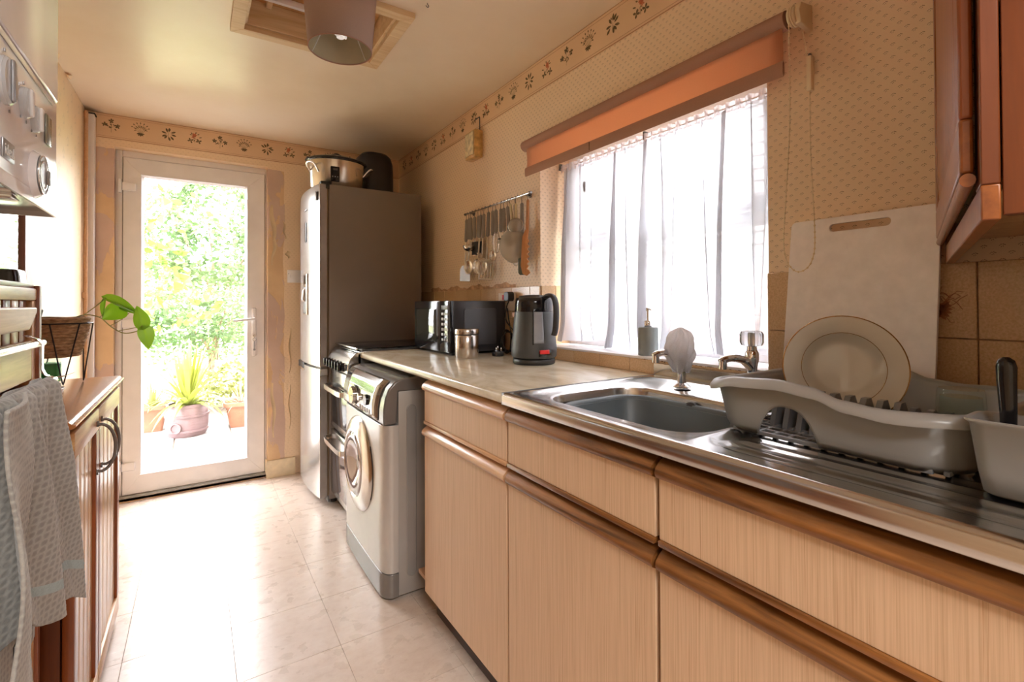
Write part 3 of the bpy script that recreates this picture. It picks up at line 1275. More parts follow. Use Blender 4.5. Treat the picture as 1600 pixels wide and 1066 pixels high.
def front(par, nm, y0, y1, z0, z1, grip, under=None, lam=None):
    """laminate front with an oak grip on top and a thin oak lip below"""
    g = .0035
    p = obj(nm, bx(-.592, -.573, y0+g, y1-g, z0, z1-.036, .0012, 1), lam or M['laminate'], par)
    b = NB()
    prism(b, grip_profile(z1), 'y', y0+g, y1-g)
    obj('grip_rail', b, grip, p, smooth=50)
    if under:
        obj('bottom_lip', bx(-.597, -.573, y0+g, y1-g, z0-.012, z0, .003), under, p)
    return p


def base_unit(nm, label, y0, y1, grip, lip, group=None, doors=1, drawer=True):
    t = thing(nm, label, 'cabinet', (-.30, (y0+y1)/2, 0), group=group)
    if drawer:
        obj('carcass', bx(-.572, -.01, y0+.001, y1-.001, .10, .866), M['brown_gap'], t, smooth=0)
    else:      # open under the sink bowl
        obj('carcass', bx(-.572, -.01, y0+.001, y1-.001, .10, .720), M['brown_gap'], t, smooth=0)
        obj('front_rail', bx(-.572, -.555, y0+.001, y1-.001, .720, .866), M['brown_gap'], t, smooth=0)
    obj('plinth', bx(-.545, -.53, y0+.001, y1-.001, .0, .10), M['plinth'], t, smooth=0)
    w = (y1-y0)
    front(t, 'drawer_front' if drawer else 'fascia_panel', y0, y1, .716, .862, grip, lip)
    for k in range(doors):
        front(t, 'door', y0+w*k/doors, y0+w*(k+1)/doors, .098, .698, grip)
    return t


base_unit('base_cabinet', 'narrow beige base cabinet with drawer and glare-paled oak grip rails beside the washing machine', -2.463, -1.900,
          M['oak_pale'], M['oak_pale'])
base_unit('base_cabinet', 'beige base cabinet with honey oak grip rails under the washing-up bowl', -2.966, -2.465, M['oak'], M['oak'], drawer=False)
base_unit('base_cabinet', 'beige base cabinet with dark oak grip rails under the dish rack, right foreground', -3.755, -2.968, M['oak'], M['oak'],
          drawer=False)

# open end shelf between washing machine and cabinet, with a cream bottle on it
t = thing('end_shelf', 'thin wooden shelf board fixed to the cabinet end beside the washing machine', 'shelf', (-.35, -1.86, .12))
obj('board', bx(-.575, -.12, -1.899, -1.80, .112, .128, .002), M['oak_pale'], t)
t = thing('plastic_bottle', 'cream plastic bottle standing on the low shelf beside the washing machine', 'bottle', (-.50, -1.852, .128))
b = NB()
lathe(b, [(0, 0), (.030, 0), (.037, .01), (.042, .08), (.041, .16), (.034, .26), (.024, .32), (.014, .345), (.012, .36), (0, .36)], 28,
      (-.50, -1.852, .128), sx=1.1)
obj('body', b, simple('cream_bottle', (.62, .46, .34, 1), .35), t)
b = NB()
lathe(b, [(0, .36), (.016, .36), (.016, .395), (.013, .40), (0, .40)], 20, (-.50, -1.852, .128))
obj('cap', b, M['cream_plastic'], t)

# worktop
t = thing('worktop', 'marbled cream laminate worktop with rounded front edge, kettle and microwave on it', 'worktop', (-.30, -1.79, .87))
b = NB()
pr = [(-.004, .870), (-.596, .870), (-.603, .874), (-.605, .882), (-.604, .892), (-.598, .899), (-.590, .901), (-.004, .901)]
prism(b, pr, 'y', -2.459, -1.130)
obj('slab', b, M['worktop'], t, smooth=50)
b = NB()
prism(b, [(x, z) if x > -.5 else (x-.0006, z) for x, z in pr], 'y', -1.1304, -1.1285)
obj('edge_strip', b, simple('cream_edging', (.72, .62, .44, 1), .3), t, smooth=50)
obj('joint_strip', bx(-.6055, -.004, -2.4605, -2.4585, .8695, .9022), M['badge'], t)

# ---- steel sink top, modelled as one pressed sheet
SY0, SY1 = -3.745, -2.462
sink = thing('sink_unit', 'stainless steel inset sink top with drainer and rolled front edge', 'sink', (-.30, -2.9, .87))
# plan rectangles: outer edge, raised rim, bowl opening
ZT = .901


def rr3(x0, x1, y0, y1, r, z, n=8):
    return [(x, y, z) for x, y in rrect(x0, x1, y0, y1, r, n)]


b = NB()
# bowl opening
BX0, BX1, BY0, BY1 = -.528, -.205, -2.985, -2.535
# area around the bowl: from a rectangle down into the bowl
loops(b, [rr3(-.590, -.012, -3.02, SY1, .0005, ZT), rr3(-.572, -.06, -3.015, -2.482, .075, ZT), rr3(-.566, -.066, -3.009, -2.488, .072, ZT-.0045),
          rr3(BX0-.010, BX1+.010, BY0-.010, BY1+.012, .085, ZT-.006), rr3(BX0-.003, BX1+.003, BY0-.003, BY1+.003, .08, ZT-.009),
          rr3(BX0, BX1, BY0, BY1, .077, ZT-.018), rr3(BX0+.010, BX1-.010, BY0+.01, BY1-.01, .072, .765),
          rr3(BX0+.022, BX1-.022, BY0+.022, BY1-.022, .062, .742), rr3(BX0+.05, BX1-.05, BY0+.05, BY1-.05, .05, .738)], cap1=True)
obj('bowl_pressing', b, M['sink_steel'], sink, smooth=50)
# drainer: ribbed recess
DYa, DYb = -3.735, -3.02
nx, ny = 116, 60
DRX0, DRX1, DRY0, DRY1 = -.562, -.10, -3.70, -3.035


def drain(u, v):
    x = -.590+(.578)*u
    y = DYa+(DYb-DYa)*v
    # distance inside the recess (rounded rectangle)
    r = .06
    qx = abs(x-(DRX0+DRX1)/2)-((DRX1-DRX0)/2-r)
    qy = abs(y-(DRY0+DRY1)/2)-((DRY1-DRY0)/2-r)
    d = -(math.hypot(max(qx, 0), max(qy, 0))+min(max(qx, qy), 0)-r)
    z = ZT-.0035*max(0, min(1, d/.006))
    if d > .022:
        z += .0026*max(0, min(1, (d-.022)/.004))
    if d > .035:
        e = min(1, (d-.035)/.012)
        z += e*(-.0012+.0030*max(0, math.cos(2*PI*(x+.02)/.034)))
    return (x, y, z)


obj('drainer_pressing', grid(NB(), drain, nx, ny), M['sink_steel'], sink, smooth=60)
# rolled front edge + folded back upstand
b = NB()
prof = [(-.590, ZT), (-.598, ZT+.0005), (-.604, ZT-.003), (-.607, ZT-.009), (-.607, ZT-.027), (-.604, ZT-.031), (-.596, ZT-.031),
        (-.596, ZT-.028), (-.603, ZT-.027), (-.603, ZT-.010), (-.599, ZT-.005), (-.590, ZT-.002)]
prism(b, prof, 'y', SY0, SY1)
obj('front_roll', b, M['sink_steel'], sink, smooth=50)
b = NB()
prism(b, [(-.012, ZT), (-.012, ZT+.038), (-.006, ZT+.040), (-.0065, ZT), (-.010, ZT-.004)], 'y', SY0, SY1)
obj('back_upstand', b, M['sink_steel'], sink, smooth=30)
b = NB()
cyl(b, (-.212, -2.762, .862), (-.222, -2.762, .862), .021, n=28)
lathe(b, [(.020, 0), (.015, .006), (.008, .006), (.008, .002), (0, .002)], 24, (-.222, -2.762, .862), axis=(-1, 0, 0))
for a in (0, 60, 120):
    c, s_ = math.cos(R(a))*.013, math.sin(R(a))*.013
    tube(b, [(-.227, -2.762-c, .862-s_), (-.227, -2.762+c, .862+s_)], .0018, 6)
obj('overflow', b, M['dark_rubber'], sink)
b = NB()
lathe(b, [(.0, .002), (.030, .002), (.036, .001)], 24, (-.37, -2.76, .737))
obj('waste', b, M['chrome'], sink)

# washing-up bowl standing in the sink
t = thing('washing_up_bowl', 'blue-grey plastic washing-up bowl sitting inside the steel sink', 'bowl', (-.375, -2.76, .741))
b = NB()
L = []
for (ins, z, r) in ((.055, .742, .05), (.042, .744, .055), (.032, .754, .06), (.006, .868, .075), (.002, .876, .078), (-.006, .878, .082), (-.010, .875, .084),
                    (-.010, .870, .084), (-.006, .872, .082), (.000, .870, .078), (.003, .868, .076), (.009, .868, .074), (.036, .758, .06), (.046, .750, .054), (.06, .748, .05)):
    L.append(rr3(BX0+.016+ins, BX1-.020-ins, BY0+.022+ins, BY1-.030-ins, r, z))
loops(b, L, cap0=True, cap1=True)
obj('shell', b, M['bowl_plastic'], t, smooth=50)
b = NB()
lathe(b, [(.030, 0), (.033, .0015), (.036, 0)], 40, (-.40, -2.72, .7485))
obj('base_ring', b, simple('bowl_ring', (.35, .42, .45, 1), .3), t)
b = NB()

# ---- taps
def tap(nm, label, x, y, rotz, cover=False):
    t = thing(nm, label, 'tap', (x, y, ZT), rotz, local=True)
    b = NB()
    lathe(b, [(0, 0), (.024, 0), (.024, .003), (.018, .009), (.012, .013), (.0115, .05), (.0125, .075), (.0165, .095), (.0165, .112), (.012, .118), (0, .118)], 28)
    pts = bezier([(0, 0, .072), (-.022, 0, .092), (-.055, 0, .100), (-.082, 0, .098), (-.094, 0, .092)], 6)
    tube(b, pts, [.012]*7+[.0105]*6+[.0095]*6+[.009]*6, 14)
    obj('body', b, M['chrome'], t)
    b = NB()
    cyl(b, (-.088, 0, .098), (-.088, 0, .078), .0095, n=20)
    cyl(b, (-.088, 0, .080), (-.088, 0, .074), .0105, n=20)
    obj('spout_nozzle', b, M['chrome'], t)
    if not cover:
        b = NB()
        cyl(b, (0, 0, .116), (0, 0, .128), .012, n=20)
        obj('headgear', b, M['chrome'], t)
        # fluted clear head: lobed outline
        b = NB()
        LL = []
        for r, z in ((.010, .127), (.021, .130), (.0245, .138), (.0245, .158), (.021, .165), (.012, .168)):
            LL.append([((r*(1+.13*math.cos(8*a)))*math.cos(a), (r*(1+.13*math.cos(8*a)))*math.sin(a), z) for a in [2*PI*i/48 for i in range(48)]])
        loops(b, LL, cap0=True, cap1=True)
        g = NT('clear_acrylic')
        g.set(Transmission_Weight=.85, Roughness=.04, IOR=1.45, Base_Color=(.92, .92, .93, 1))
        obj('fluted_head', b, g.m, t, smooth=40)
        b = NB()
        cyl(b, (0, 0, .130), (0, 0, .160), .008, n=12)
        obj('spindle', b, M['steel_bright'], t)
    return t


tap('sink_tap', 'chrome sink tap with fluted clear head, nearest the cutting board', -.112, -2.862, R(-16))
tap('sink_tap', 'chrome sink tap whose head is wrapped in white net cloth', -.140, -2.672, R(-12), cover=True)
t = thing('net_cloth', 'crumpled white net cloth tied over the chrome tap beside the soap dispenser', 'cloth', (-.140, -2.672, .965))
b = NB()


def ncl(u, v):
    a = 2*PI*u
    z = .945+.125*v
    prof_ = [(0, .018), (.08, .026), (.2, .031), (.35, .036), (.55, .037), (.75, .034), (.9, .024), (1, .003)]
    for (a0, r0), (a1, r1) in zip(prof_, prof_[1:]):
        if v <= a1:
            r = r0+(r1-r0)*(v-a0)/(a1-a0)
            break
    fold = .0035*math.sin(7*a+6*v+1)+.0022*math.sin(13*a-9*v)+.002*math.sin(4*a+14*v)
    r = max(.001, r+fold*(1 if v < .97 else 0))
    off = -.010*math.exp(-((v-.5)/.22)**2)*max(0, math.cos(a-PI))*1.6
    return (-.140+r*math.cos(a)*1.0+off-.004, -2.672+r*math.sin(a)*.95, z+.004*math.sin(3*a)*(1-v))


grid(b, ncl, 72, 30, closed_u=True)
obj('net', b, M['cloth_white'], t, smooth=80)

# ------------------------------------------------------------------ washing machine
t = thing('washing_machine', 'silver-grey front loading washing machine under the worktop end', 'washing machine', (-.38, -1.448, 0))
wy0, wy1 = -1.746, -1.150
b = NB()
box(b, -.632, -.08, wy0+.004, wy1-.004, .012, .800, .003)
obj('side_casing', b, M['wm_body'], t)
# recessed grooves pressed in the side
for x0 in (-.628,):
    b = NB()
    prism(b, rrect(-.600, -.560, .075, .745, .0199, 8), 'y', wy0+.0005, wy0+.006)
    g = obj('side_pressing', b, M['wm_body'], t, bev=.002)
# front panel, rounded toward the corners
def fx(y):
    d = min(y-wy0, wy1-y)
    r = .055
    return -.690+(.038*(1-math.sqrt(max(0, 1-((r-d)/r)**2))) if d < r else 0)-.004*math.sin(PI*(y-wy0)/(wy1-wy0))


ysamp = [wy0+(wy1-wy0)*(.5-.5*math.cos(PI*i/36)) for i in range(37)]


def band(nm, z0, z1, mat, push=0, par=None):
    b = NB()
    poly = [(fx(y)-push, y) for y in ysamp]+[(-.632, wy1), (-.632, wy0)]
    prism(b, poly, 'z', z0, z1)
    return obj(nm, b, mat, par or t, smooth=40, bev=.002)


band('front_panel', .105, .672, M['wm_front'])
kp = band('kick_plate', .012, .103, M['wm_cap'], .001)
# top: lid with curved front edge sweeping down into the control panel
b = NB()
sec = [(-.080, .800), (-.632, .800), (-.640, .676), (-.692, .676), (-.692, .735), (-.686, .775), (-.672, .812), (-.648, .838), (-.615, .850), (-.56, .853), (-.080, .853)]
prism(b, sec, 'y', wy0, wy1)
obj('top_cover', b, M['wm_cap'], t, smooth=50, bev=.006)
# shiny control fascia laid on the curve
b = NB()
cur = [(-.6935, .684), (-.6945, .735), (-.6885, .776), (-.6745, .8135), (-.652, .8385)]
def fas(u, v):
    k = v*(len(cur)-1)
    i = min(int(k), len(cur)-2)
    f = k-i
    x = cur[i][0]*(1-f)+cur[i+1][0]*f
    z = cur[i][1]*(1-f)+cur[i+1][1]*f
    ins = .045+.020*(1-v)
    return (x-.0008, wy0+ins+(wy1-.012-wy0-ins)*u, z)
obj('control_panel', grid(NB(), fas, 6, 16), M['wm_panel'], t, smooth=60, solid=.002)
b = NB()
cyl(b, (-.694, -1.352, .735), (-.700, -1.352, .735), .046, n=40)
cyl(b, (-.700, -1.352, .735), (-.712, -1.352, .735), .040, .037, n=40)
dl = obj('programme_dial', b, M['wm_panel'], t)
obj('dial_mark', bx(-.7135, -.711, -1.378, -1.352, .733, .737), M['dark_print'], dl)
b = NB()
cyl(b, (-.694, -1.448, .740), (-.707, -1.448, .740), .016, .014, n=24)
obj('small_dial', b, M['steel_bright'], t)
b = NB()
cyl(b, (-.694, -1.535, .742), (-.704, -1.535, .742), .023, n=24)
obj('black_dial', b, M['black_gloss'], t)
for k in range(5):
    y = -1.445-.032*k
    b = bx(-.699, -.693, y-.006, y+.006, .690, .709, .002)
    obj('push_button', b, M['white_upvc'], t)
obj('detergent_drawer', bx(-.6985, -.692, -1.300, -1.170, .687, .720, .003), M['wm_front'], t)
obj('drawer_window', bx(-.6995, -.698, -1.28, -1.20, .692, .708, .001), M['white_upvc'], t)
# porthole
cy, cz = -1.415, .450
b = NB()
lathe(b, [(.200, 0), (.202, .006), (.198, .012), (.186, .018), (.150, .030), (.140, .030), (.134, .022)], 64, (-.690, cy, cz), axis=(-1, 0, 0))
dr = obj('door', b, M['steel_bright'], t, smooth=50)
b = NB()
lathe(b, [(.137, .024), (.128, .030), (.110, .034), (.085, .024), (.06, .010), (.0, -.005)], 64, (-.690, cy, cz), axis=(-1, 0, 0))
obj('door_glass', b, M['wm_glass'], dr, smooth=60)
b = NB()
lathe(b, [(.200, -.002), (.205, -.002), (.205, .003), (.200, .003)], 64, (-.690, cy, cz), axis=(-1, 0, 0))
obj('door_seal', b, M['dark_rubber'], dr)
for x in (-.60, -.12):
    for y in (wy0+.06, wy1-.06):
        b = NB()
        cyl(b, (x, y, 0), (x, y, .014), .02, n=16)
        obj('foot', b, M['dark_rubber'], t)

# ------------------------------------------------------------------ cooker
t = thing('cooker', 'narrow freestanding silver cooker with folded glass lid between fridge and washing machine', 'cooker', (-.35, -.91, 0))
ky0, ky1 = -1.127, -.690
obj('body', bx(-.618, -.02, ky0, ky1, .03, .895, .003), M['dark_grey'], t)
for k, (za, zb, hz) in enumerate(((.455, .775, .690), (.085, .440, .400))):
    d = obj('oven_door', bx(-.650, -.620, ky0+.003, ky1-.003, za, zb, .006), M['steel_bright'], t)
    obj('door_glass', bx(-.6525, -.649, ky0+.055, ky1-.055, za+.035, zb-.085, .001), M['black_gloss'] if k == 0 else M['wm_glass'], d)
    obj('door_trim', bx(-.6545, -.649, ky0+.003, ky0+.045, za, zb, .002), M['sink_steel'], d)
    b = NB()
    pts = bezier([(-.650, ky1-.03, hz), (-.682, ky1-.034, hz), (-.700, ky1-.06, hz), (-.704, (ky0+ky1)/2, hz), (-.700, ky0+.06, hz), (-.682, ky0+.034, hz), (-.650, ky0+.03, hz)], 6)
    ps = []
    loops(b, [[(p.x, p.y, p.z+dz) if s == 0 else (p.x+.010, p.y, p.z+dz) for s, dz in ((0, -.012), (0, .012), (1, .012), (1, -.012))] for p in pts], cap0=True, cap1=True)
    obj('door_handle', b, M['steel_bright'], d, smooth=50)
b = NB()
sec = [(-.60, .780), (-.645, .780), (-.668, .800), (-.668, .835), (-.655, .868), (-.634, .893), (-.60, .903)]
prism(b, sec, 'y', ky0, ky1)
cp = obj('control_panel', b, M['steel_bright'], t, smooth=40, bev=.003)
for k in range(6):
    y = ky1-.055-.062*k
    b = NB()
    cyl(b, (-.664, y, .822), (-.682, y, .824), .0205, .019, n=24)
    cyl(b, (-.664, y, .822), (-.670, y, .8225), .0235, n=24, mi=0)
    box(b, -.700, -.680, y-.005, y+.005, .804, .844, .002)
    obj('knob', b, M['black_gloss'], cp)
    b = NB()
    lathe(b, [(.021, 0), (.0245, 0), (.0245, .003), (.021, .003)], 24, (-.6655, y, .822), axis=(-1, 0, 0))
    obj('knob_ring', b, M['chrome'], cp)
obj('hob', bx(-.612, -.03, ky0, ky1, .895, .903, .002), M['steel_bright'], t)
b = NB()
for k in range(7):
    x = -.585+.085*k
    box(b, x-.005, x+.005, ky0+.006, ky1-.006, .903, .914, .002)
for y in (ky0+.012, ky1-.012, (ky0+ky1)/2):
    box(b, -.595, -.06, y-.004, y+.004, .903, .912, .002)
obj('pan_support', b, M['dark_grey'], t)
obj('glass_lid', bx(-.622, -.035, ky0+.002, ky1-.002, .9155, .921, .002), M['black_gloss'], t)
b = NB()
box(b, -.626, -.618, ky0+.002, ky1-.002, .913, .922, .002)
obj('lid_trim', b, M['steel_bright'], t)
for x in (-.58, -.08):
    for y in (ky0+.05, ky1-.05):
        obj('foot', cyl(NB(), (x, y, 0), (x, y, .031), .018, n=14), M['dark_rubber'], t)

# ------------------------------------------------------------------ fridge freezer
t = thing('fridge_freezer', 'tall silver fridge freezer with water dispenser in the far corner', 'fridge', (-.38, -.36, 0))
fy0, fy1 = -.672, -.070
obj('cabinet', bx(-.655, -.094, fy0, fy1, .03, 1.828, .003), M['fridge_side'], t)


def fdoor(nm, z0, z1, notch=None):
    b = NB()
    n = 24
    poly = [(-.705-.030*math.sin(PI*i/n)**.8, fy0+(fy1-fy0)*i/n) for i in range(n+1)]+[(-.664, fy1), (-.664, fy0)]
    prism(b, poly, 'z', z0, z1)
    bm_ = b
    for f in bm_.faces:
        c = f.calc_center_median()
        f.material_index = 1 if (abs(c.y-fy0) < .001) else 0
    return obj(nm, b, [M['fridge_front'], simple('grey_door_edge', (.34, .31, .29, 1), .4, .3)], t, smooth=30, bev=.003)


fd = fdoor('fridge_door', .785, 1.826)
fz = fdoor('freezer_door', .045, .735)
obj('handle_recess', bx(-.700, -.664, fy0+.004, fy1-.004, .735, .785), M['fridge_side'], t, smooth=0)
# freezer door top strip with the finger pocket
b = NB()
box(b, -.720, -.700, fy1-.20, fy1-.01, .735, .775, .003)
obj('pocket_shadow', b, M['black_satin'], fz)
b = NB()
prism(b, [(-.705-.030*math.sin(PI*i/24)**.8, fy0+(fy1-fy0)*i/24) for i in range(0, 13)]+[(-.664, (fy0+fy1)/2), (-.664, fy0)], 'z', .7352, .772)
obj('door_top', b, M['fridge_front'], fz, smooth=30)
b = NB()
prism(b, [(-.706-.030*math.sin(PI*i/24)**.8, fy0+(fy1-fy0)*i/24) for i in range(12, 25)]+[(-.700, fy1), (-.700, (fy0+fy1)/2)], 'z', .7352, .7465)
obj('pocket_lip', b, M['steel_bright'], fz, smooth=30)
obj('door_seal', bx(-.664, -.655, fy0+.012, fy1-.012, .05, 1.82), simple('tan_door_seal', (.30, .20, .11, 1), .6), t, smooth=0)
dsp = obj('water_dispenser', bx(-.7405, -.725, -.475, -.365, 1.075, 1.325, .006, 3), M['steel_bright'], fd)
obj('dispenser_recess', bx(-.7415, -.738, -.465, -.375, 1.085, 1.245, .003), M['dark_grey'], dsp)
obj('dispenser_display', bx(-.7415, -.738, -.465, -.375, 1.262, 1.315, .003), M['black_gloss'], dsp)
b = NB()
prism(b, [(-.742, 1.235), (-.752, 1.225), (-.756, 1.165), (-.742, 1.155)], 'y', -.44, -.40)
obj('dispenser_paddle', b, M['white_upvc'], dsp)
obj('display_strip', bx(-.7385, -.730, -.436, -.398, 1.515, 1.635, .003), M['black_gloss'], fd)
obj('logo_plate', bx(-.7375, -.732, -.460, -.386, 1.705, 1.712, .001), M['badge'], fd)
obj('sticker', bx(-.7215, -.716, -.645, -.615, 1.735, 1.785, .001), M['badge'], fd)
b = NB()
box(b, -.700, -.640, fy0-.004, fy0+.05, 1.826, 1.842, .004)
box(b, -.672, -.652, fy0-.004, fy0+.01, 1.800, 1.828, .003)
obj('hinge_cover', b, M['black_satin'], t)
b = NB()
for y in (fy0+.05, fy1-.05):
    cyl(b, (-.62, y, 0), (-.62, y, .032), .02, n=14)
    cyl(b, (-.14, y, 0), (-.14, y, .032), .02, n=14)
b.free()
for x in (-.62, -.14):
    for y in (fy0+.05, fy1-.05):
        obj('foot', cyl(NB(), (x, y, 0), (x, y, .032), .02, n=14), M['dark_rubber'], t)
obj('base_grille', bx(-.660, -.645, fy0+.01, fy1-.01, .012, .044, .003), M['dark_grey'], t)

# ---- slow cooker on top of the fridge
t = thing('slow_cooker', 'oval steel slow cooker with black rimmed glass lid on top of the fridge', 'slow cooker', (-.565, -.475, 1.829))
c = (-.565, -.475, 1.829)
b = NB()
lathe(b, [(0, .006), (.140, .006), (.148, .012), (.158, .165), (.160, .172)], 56, c, sx=1.04, sy=.80)
obj('steel_body', b, brushed('brushed_cooker_body', (.74, .66, .55, 1), .24, 'z'), t, smooth=50)
b = NB()
lathe(b, [(.0, 0), (.130, 0), (.142, .006), (.142, .014), (.130, .014)], 56, c, sx=1.04, sy=.80)
obj('base_ring', b, M['black_satin'], t)
b = NB()
lathe(b, [(.150, .168), (.166, .170), (.170, .176), (.168, .184), (.160, .189), (.150, .186)], 56, c, sx=1.04, sy=.80)
rim = obj('pot_rim', b, M['black_gloss'], t)
for s_ in (-1, 1):
    b = NB()
    box(b, c[0]+s_*.165-.014, c[0]+s_*.165+.014, c[1]-.03, c[1]+.03, 1.829+.172, 1.829+.188, .005)
    obj('pot_lug', b, M['black_satin'], rim)
    b = NB()
    hy = c[1]-.055
    tube(b, bezier([(c[0]+s_*.128, hy-.055, 1.915), (c[0]+s_*.160, hy-.080, 1.955), (c[0]+s_*.185, hy-.055, 1.965), (c[0]+s_*.186, hy, 1.955), (c[0]+s_*.150, hy+.055, 1.930)], 6), .0055, 10)
    obj('side_handle', b, M['chrome'], t)
b = NB()
lathe(b, [(.152, .186), (.135, .198), (.09, .212), (.04, .219), (0, .220)], 48, c, sx=1.04, sy=.80)
lid = obj('glass_lid', b, M['clear'], t, smooth=80)
b = NB()
tube(b, arc((c[0], c[1], 1.829+.205), .030, 0, 180, 12, 'xz', .030), .006, 8)
obj('lid_handle', b, M['black_gloss'], lid)
b = NB()
a0 = R(-104)
px_, py_ = c[0]+.158*1.03*math.cos(a0), c[1]+.158*.80*math.sin(a0)
pb = bx(px_-.026, px_+.026, py_-.008, py_+.006, 1.829+.035, 1.829+.125, .006, 3)
pn = obj('control_panel', pb, M['black_gloss'], t)
obj('display', bx(px_-.012, px_+.012, py_-.0095, py_-.0075, 1.829+.100, 1.829+.112), M['dark_grey'], pn)
for k in range(3):
    obj('button_print', bx(px_-.018+.014*k, px_-.012+.014*k, py_-.0095, py_-.0078, 1.829+.06, 1.829+.066), M['badge'], pn)
# ---- air fryer behind it
t = thing('air_fryer', 'round-topped black air fryer on the fridge, behind the slow cooker', 'air fryer', (-.275, -.270, 1.829))
c = (-.275, -.270, 1.829)
b = NB()
L = []
for k_, z in ((.90, .0), (.97, .01), (1.0, .05), (1.0, .17), (.97, .225), (.88, .262), (.70, .282), (.40, .290)):
    L.append([(c[0]+x*k_, c[1]+y*k_, c[2]+z*1.15) for x, y in rrect(-.122, .122, -.130, .130, .10, 8)])
loops(b, L, cap0=True, cap1=True)
af = obj('body', b, M['black_satin'], t, smooth=60)
obj('basket_drawer', bx(c[0]-.128, c[0]-.112, c[1]-.09, c[1]+.09, c[2]+.02, c[2]+.15, .012, 3), M['black_gloss'], t)
b = NB()
box(b, c[0]-.125, c[0]-.085, c[1]-.150, c[1]-.12, c[2]+.03, c[2]+.12, .008)
obj('rear_vent', b, M['black_gloss'], t)
b = NB()
tube(b, bezier([(c[0]-.10, c[1]-.136, 1.90), (c[0]-.125, c[1]-.16, 1.87), (c[0]-.115, c[1]-.165, 1.835), (c[0]-.06, c[1]-.17, 1.834)], 6), .004, 8)
obj('cord', b, M['black_gloss'], t)

# ------------------------------------------------------------------ things on the worktop
WZ = .9015
t = thing('microwave', 'black microwave oven standing on the worktop next to the fridge', 'microwave', (-.17, -1.33, WZ))
obj('casing', bx(-.300, -.022, -1.553, -1.131, WZ+.012, 1.153, .004), simple('black_microwave_paint', (.030, .031, .036, 1), .28), t)
b = NB()
prism(b, rrect(-.250, -.075, .945, 1.118, .012, 4), 'y', -1.557, -1.552)
obj('side_pressing', b, simple('dark_slate_paint', (.060, .063, .072, 1), .35), t, bev=.002)
dr = obj('door', bx(-.322, -.300, -1.445, -1.131, WZ+.012, 1.153, .003), M['black_gloss'], t)
obj('door_window', bx(-.3235, -.3215, -1.405, -1.140, .955, 1.115, .003), M['wm_panel'], dr) if 0 else obj('door_window', bx(-.3232, -.3215, -1.405, -1.140, .955, 1.115, .003), simple('tinted_window', (.03, .035, .03, 1), .05), dr)
pn = obj('control_panel', bx(-.322, -.300, -1.553, -1.447, WZ+.012, 1.153, .003), M['black_gloss'], t)
obj('clock_display', bx(-.3235, -.3215, -1.535, -1.465, 1.112, 1.132, .001), M['dark_grey'], pn)
for r_ in range(6):
    for c_ in range(3):
        y = -1.475-.026*c_
        z = 1.092-.024*r_
        obj('button', bx(-.3235, -.3215, y-.009, y+.009, z-.006, z+.006, .001), simple('pale_button', (.42, .42, .40, 1), .3) if r_+c_ == 0 else bpy.data.materials['pale_button'], pn)
for x in (-.29, -.04):
    for y in (-1.53, -1.16):
        obj('foot', cyl(NB(), (x, y, WZ), (x, y, WZ+.013), .012, n=14), M['dark_rubber'], t)

t = thing('steel_canister', 'small brushed steel canister with lid in front of the microwave', 'canister', (-.288, -1.655, WZ))
c = (-.288, -1.655, WZ)
b = NB()
lathe(b, [(0, 0), (.050, 0), (.0525, .003), (.0525, .098), (.050, .101)], 48, c)
obj('body', b, brushed('brushed_canister', (.66, .60, .55, 1), .22, 'z'), t, smooth=50)
b = NB()
lathe(b, [(.050, .1005), (.0515, .1015), (.0515, .104), (.05, .105)], 48, c)
obj('seal', b, M['dark_rubber'], t)
b = NB()
lathe(b, [(.050, .1045), (.054, .105), (.0545, .108), (.0545, .126), (.052, .1285), (0, .1285)], 48, c)
obj('lid', b, brushed('brushed_lid', (.62, .57, .53, 1), .25, 'z'), t, smooth=50)

t = thing('kettle', 'tall dark grey electric kettle with water window and red switch on the worktop', 'kettle', (-.160, -1.985, WZ), R(-84), local=True)
# local +x is the handle side, -x the spout
b = NB()
lathe(b, [(0, .0), (.080, .0), (.084, .004), (.084, .018), (.078, .024), (0, .024)], 56)
obj('power_base', b, M['black_satin'], t, smooth=50)
b = NB()
lathe(b, [(0, .026), (.086, .026), (.090, .032), (.091, .060), (.084, .13), (.078, .190), (.0765, .205)], 64)
obj('body', b, M['kettle'], t, smooth=50)
b = NB()
lathe(b, [(.0765, .205), (.077, .206), (.075, .240), (.073, .256), (.066, .262), (.060, .262)], 64)
col_ = obj('top_collar', b, M['black_gloss'], t, smooth=50)
b = NB()
prism(b, [(-.070, -.022), (-.102, -.010), (-.106, 0), (-.102, .010), (-.070, .022)], 'z', .228, .262)
obj('spout', b, M['black_gloss'], col_, bev=.004)
b = NB()
lathe(b, [(.062, .260), (.058, .268), (.03, .272), (0, .273)], 48)
obj('lid', b, M['black_satin'], t, smooth=60)
b = NB()
pts = bezier([(.060, 0, .258), (.085, 0, .268), (.112, 0, .262), (.126, 0, .235), (.128, 0, .19), (.124, 0, .14), (.116, 0, .118)], 6)
LL = []
for i, p in enumerate(pts):
    q = pts[min(i+1, len(pts)-1)]-pts[max(i-1, 0)]
    q.normalize()
    nrm = Vector((q.z, 0, -q.x))
    LL.append([p+nrm*(.009*math.cos(a))+Vector((0, 1, 0))*(.014*math.sin(a)) for a in [2*PI*k/14 for k in range(14)]])
loops(b, LL, cap0=True, cap1=True)
obj('handle', b, M['black_satin'], t, smooth=60)
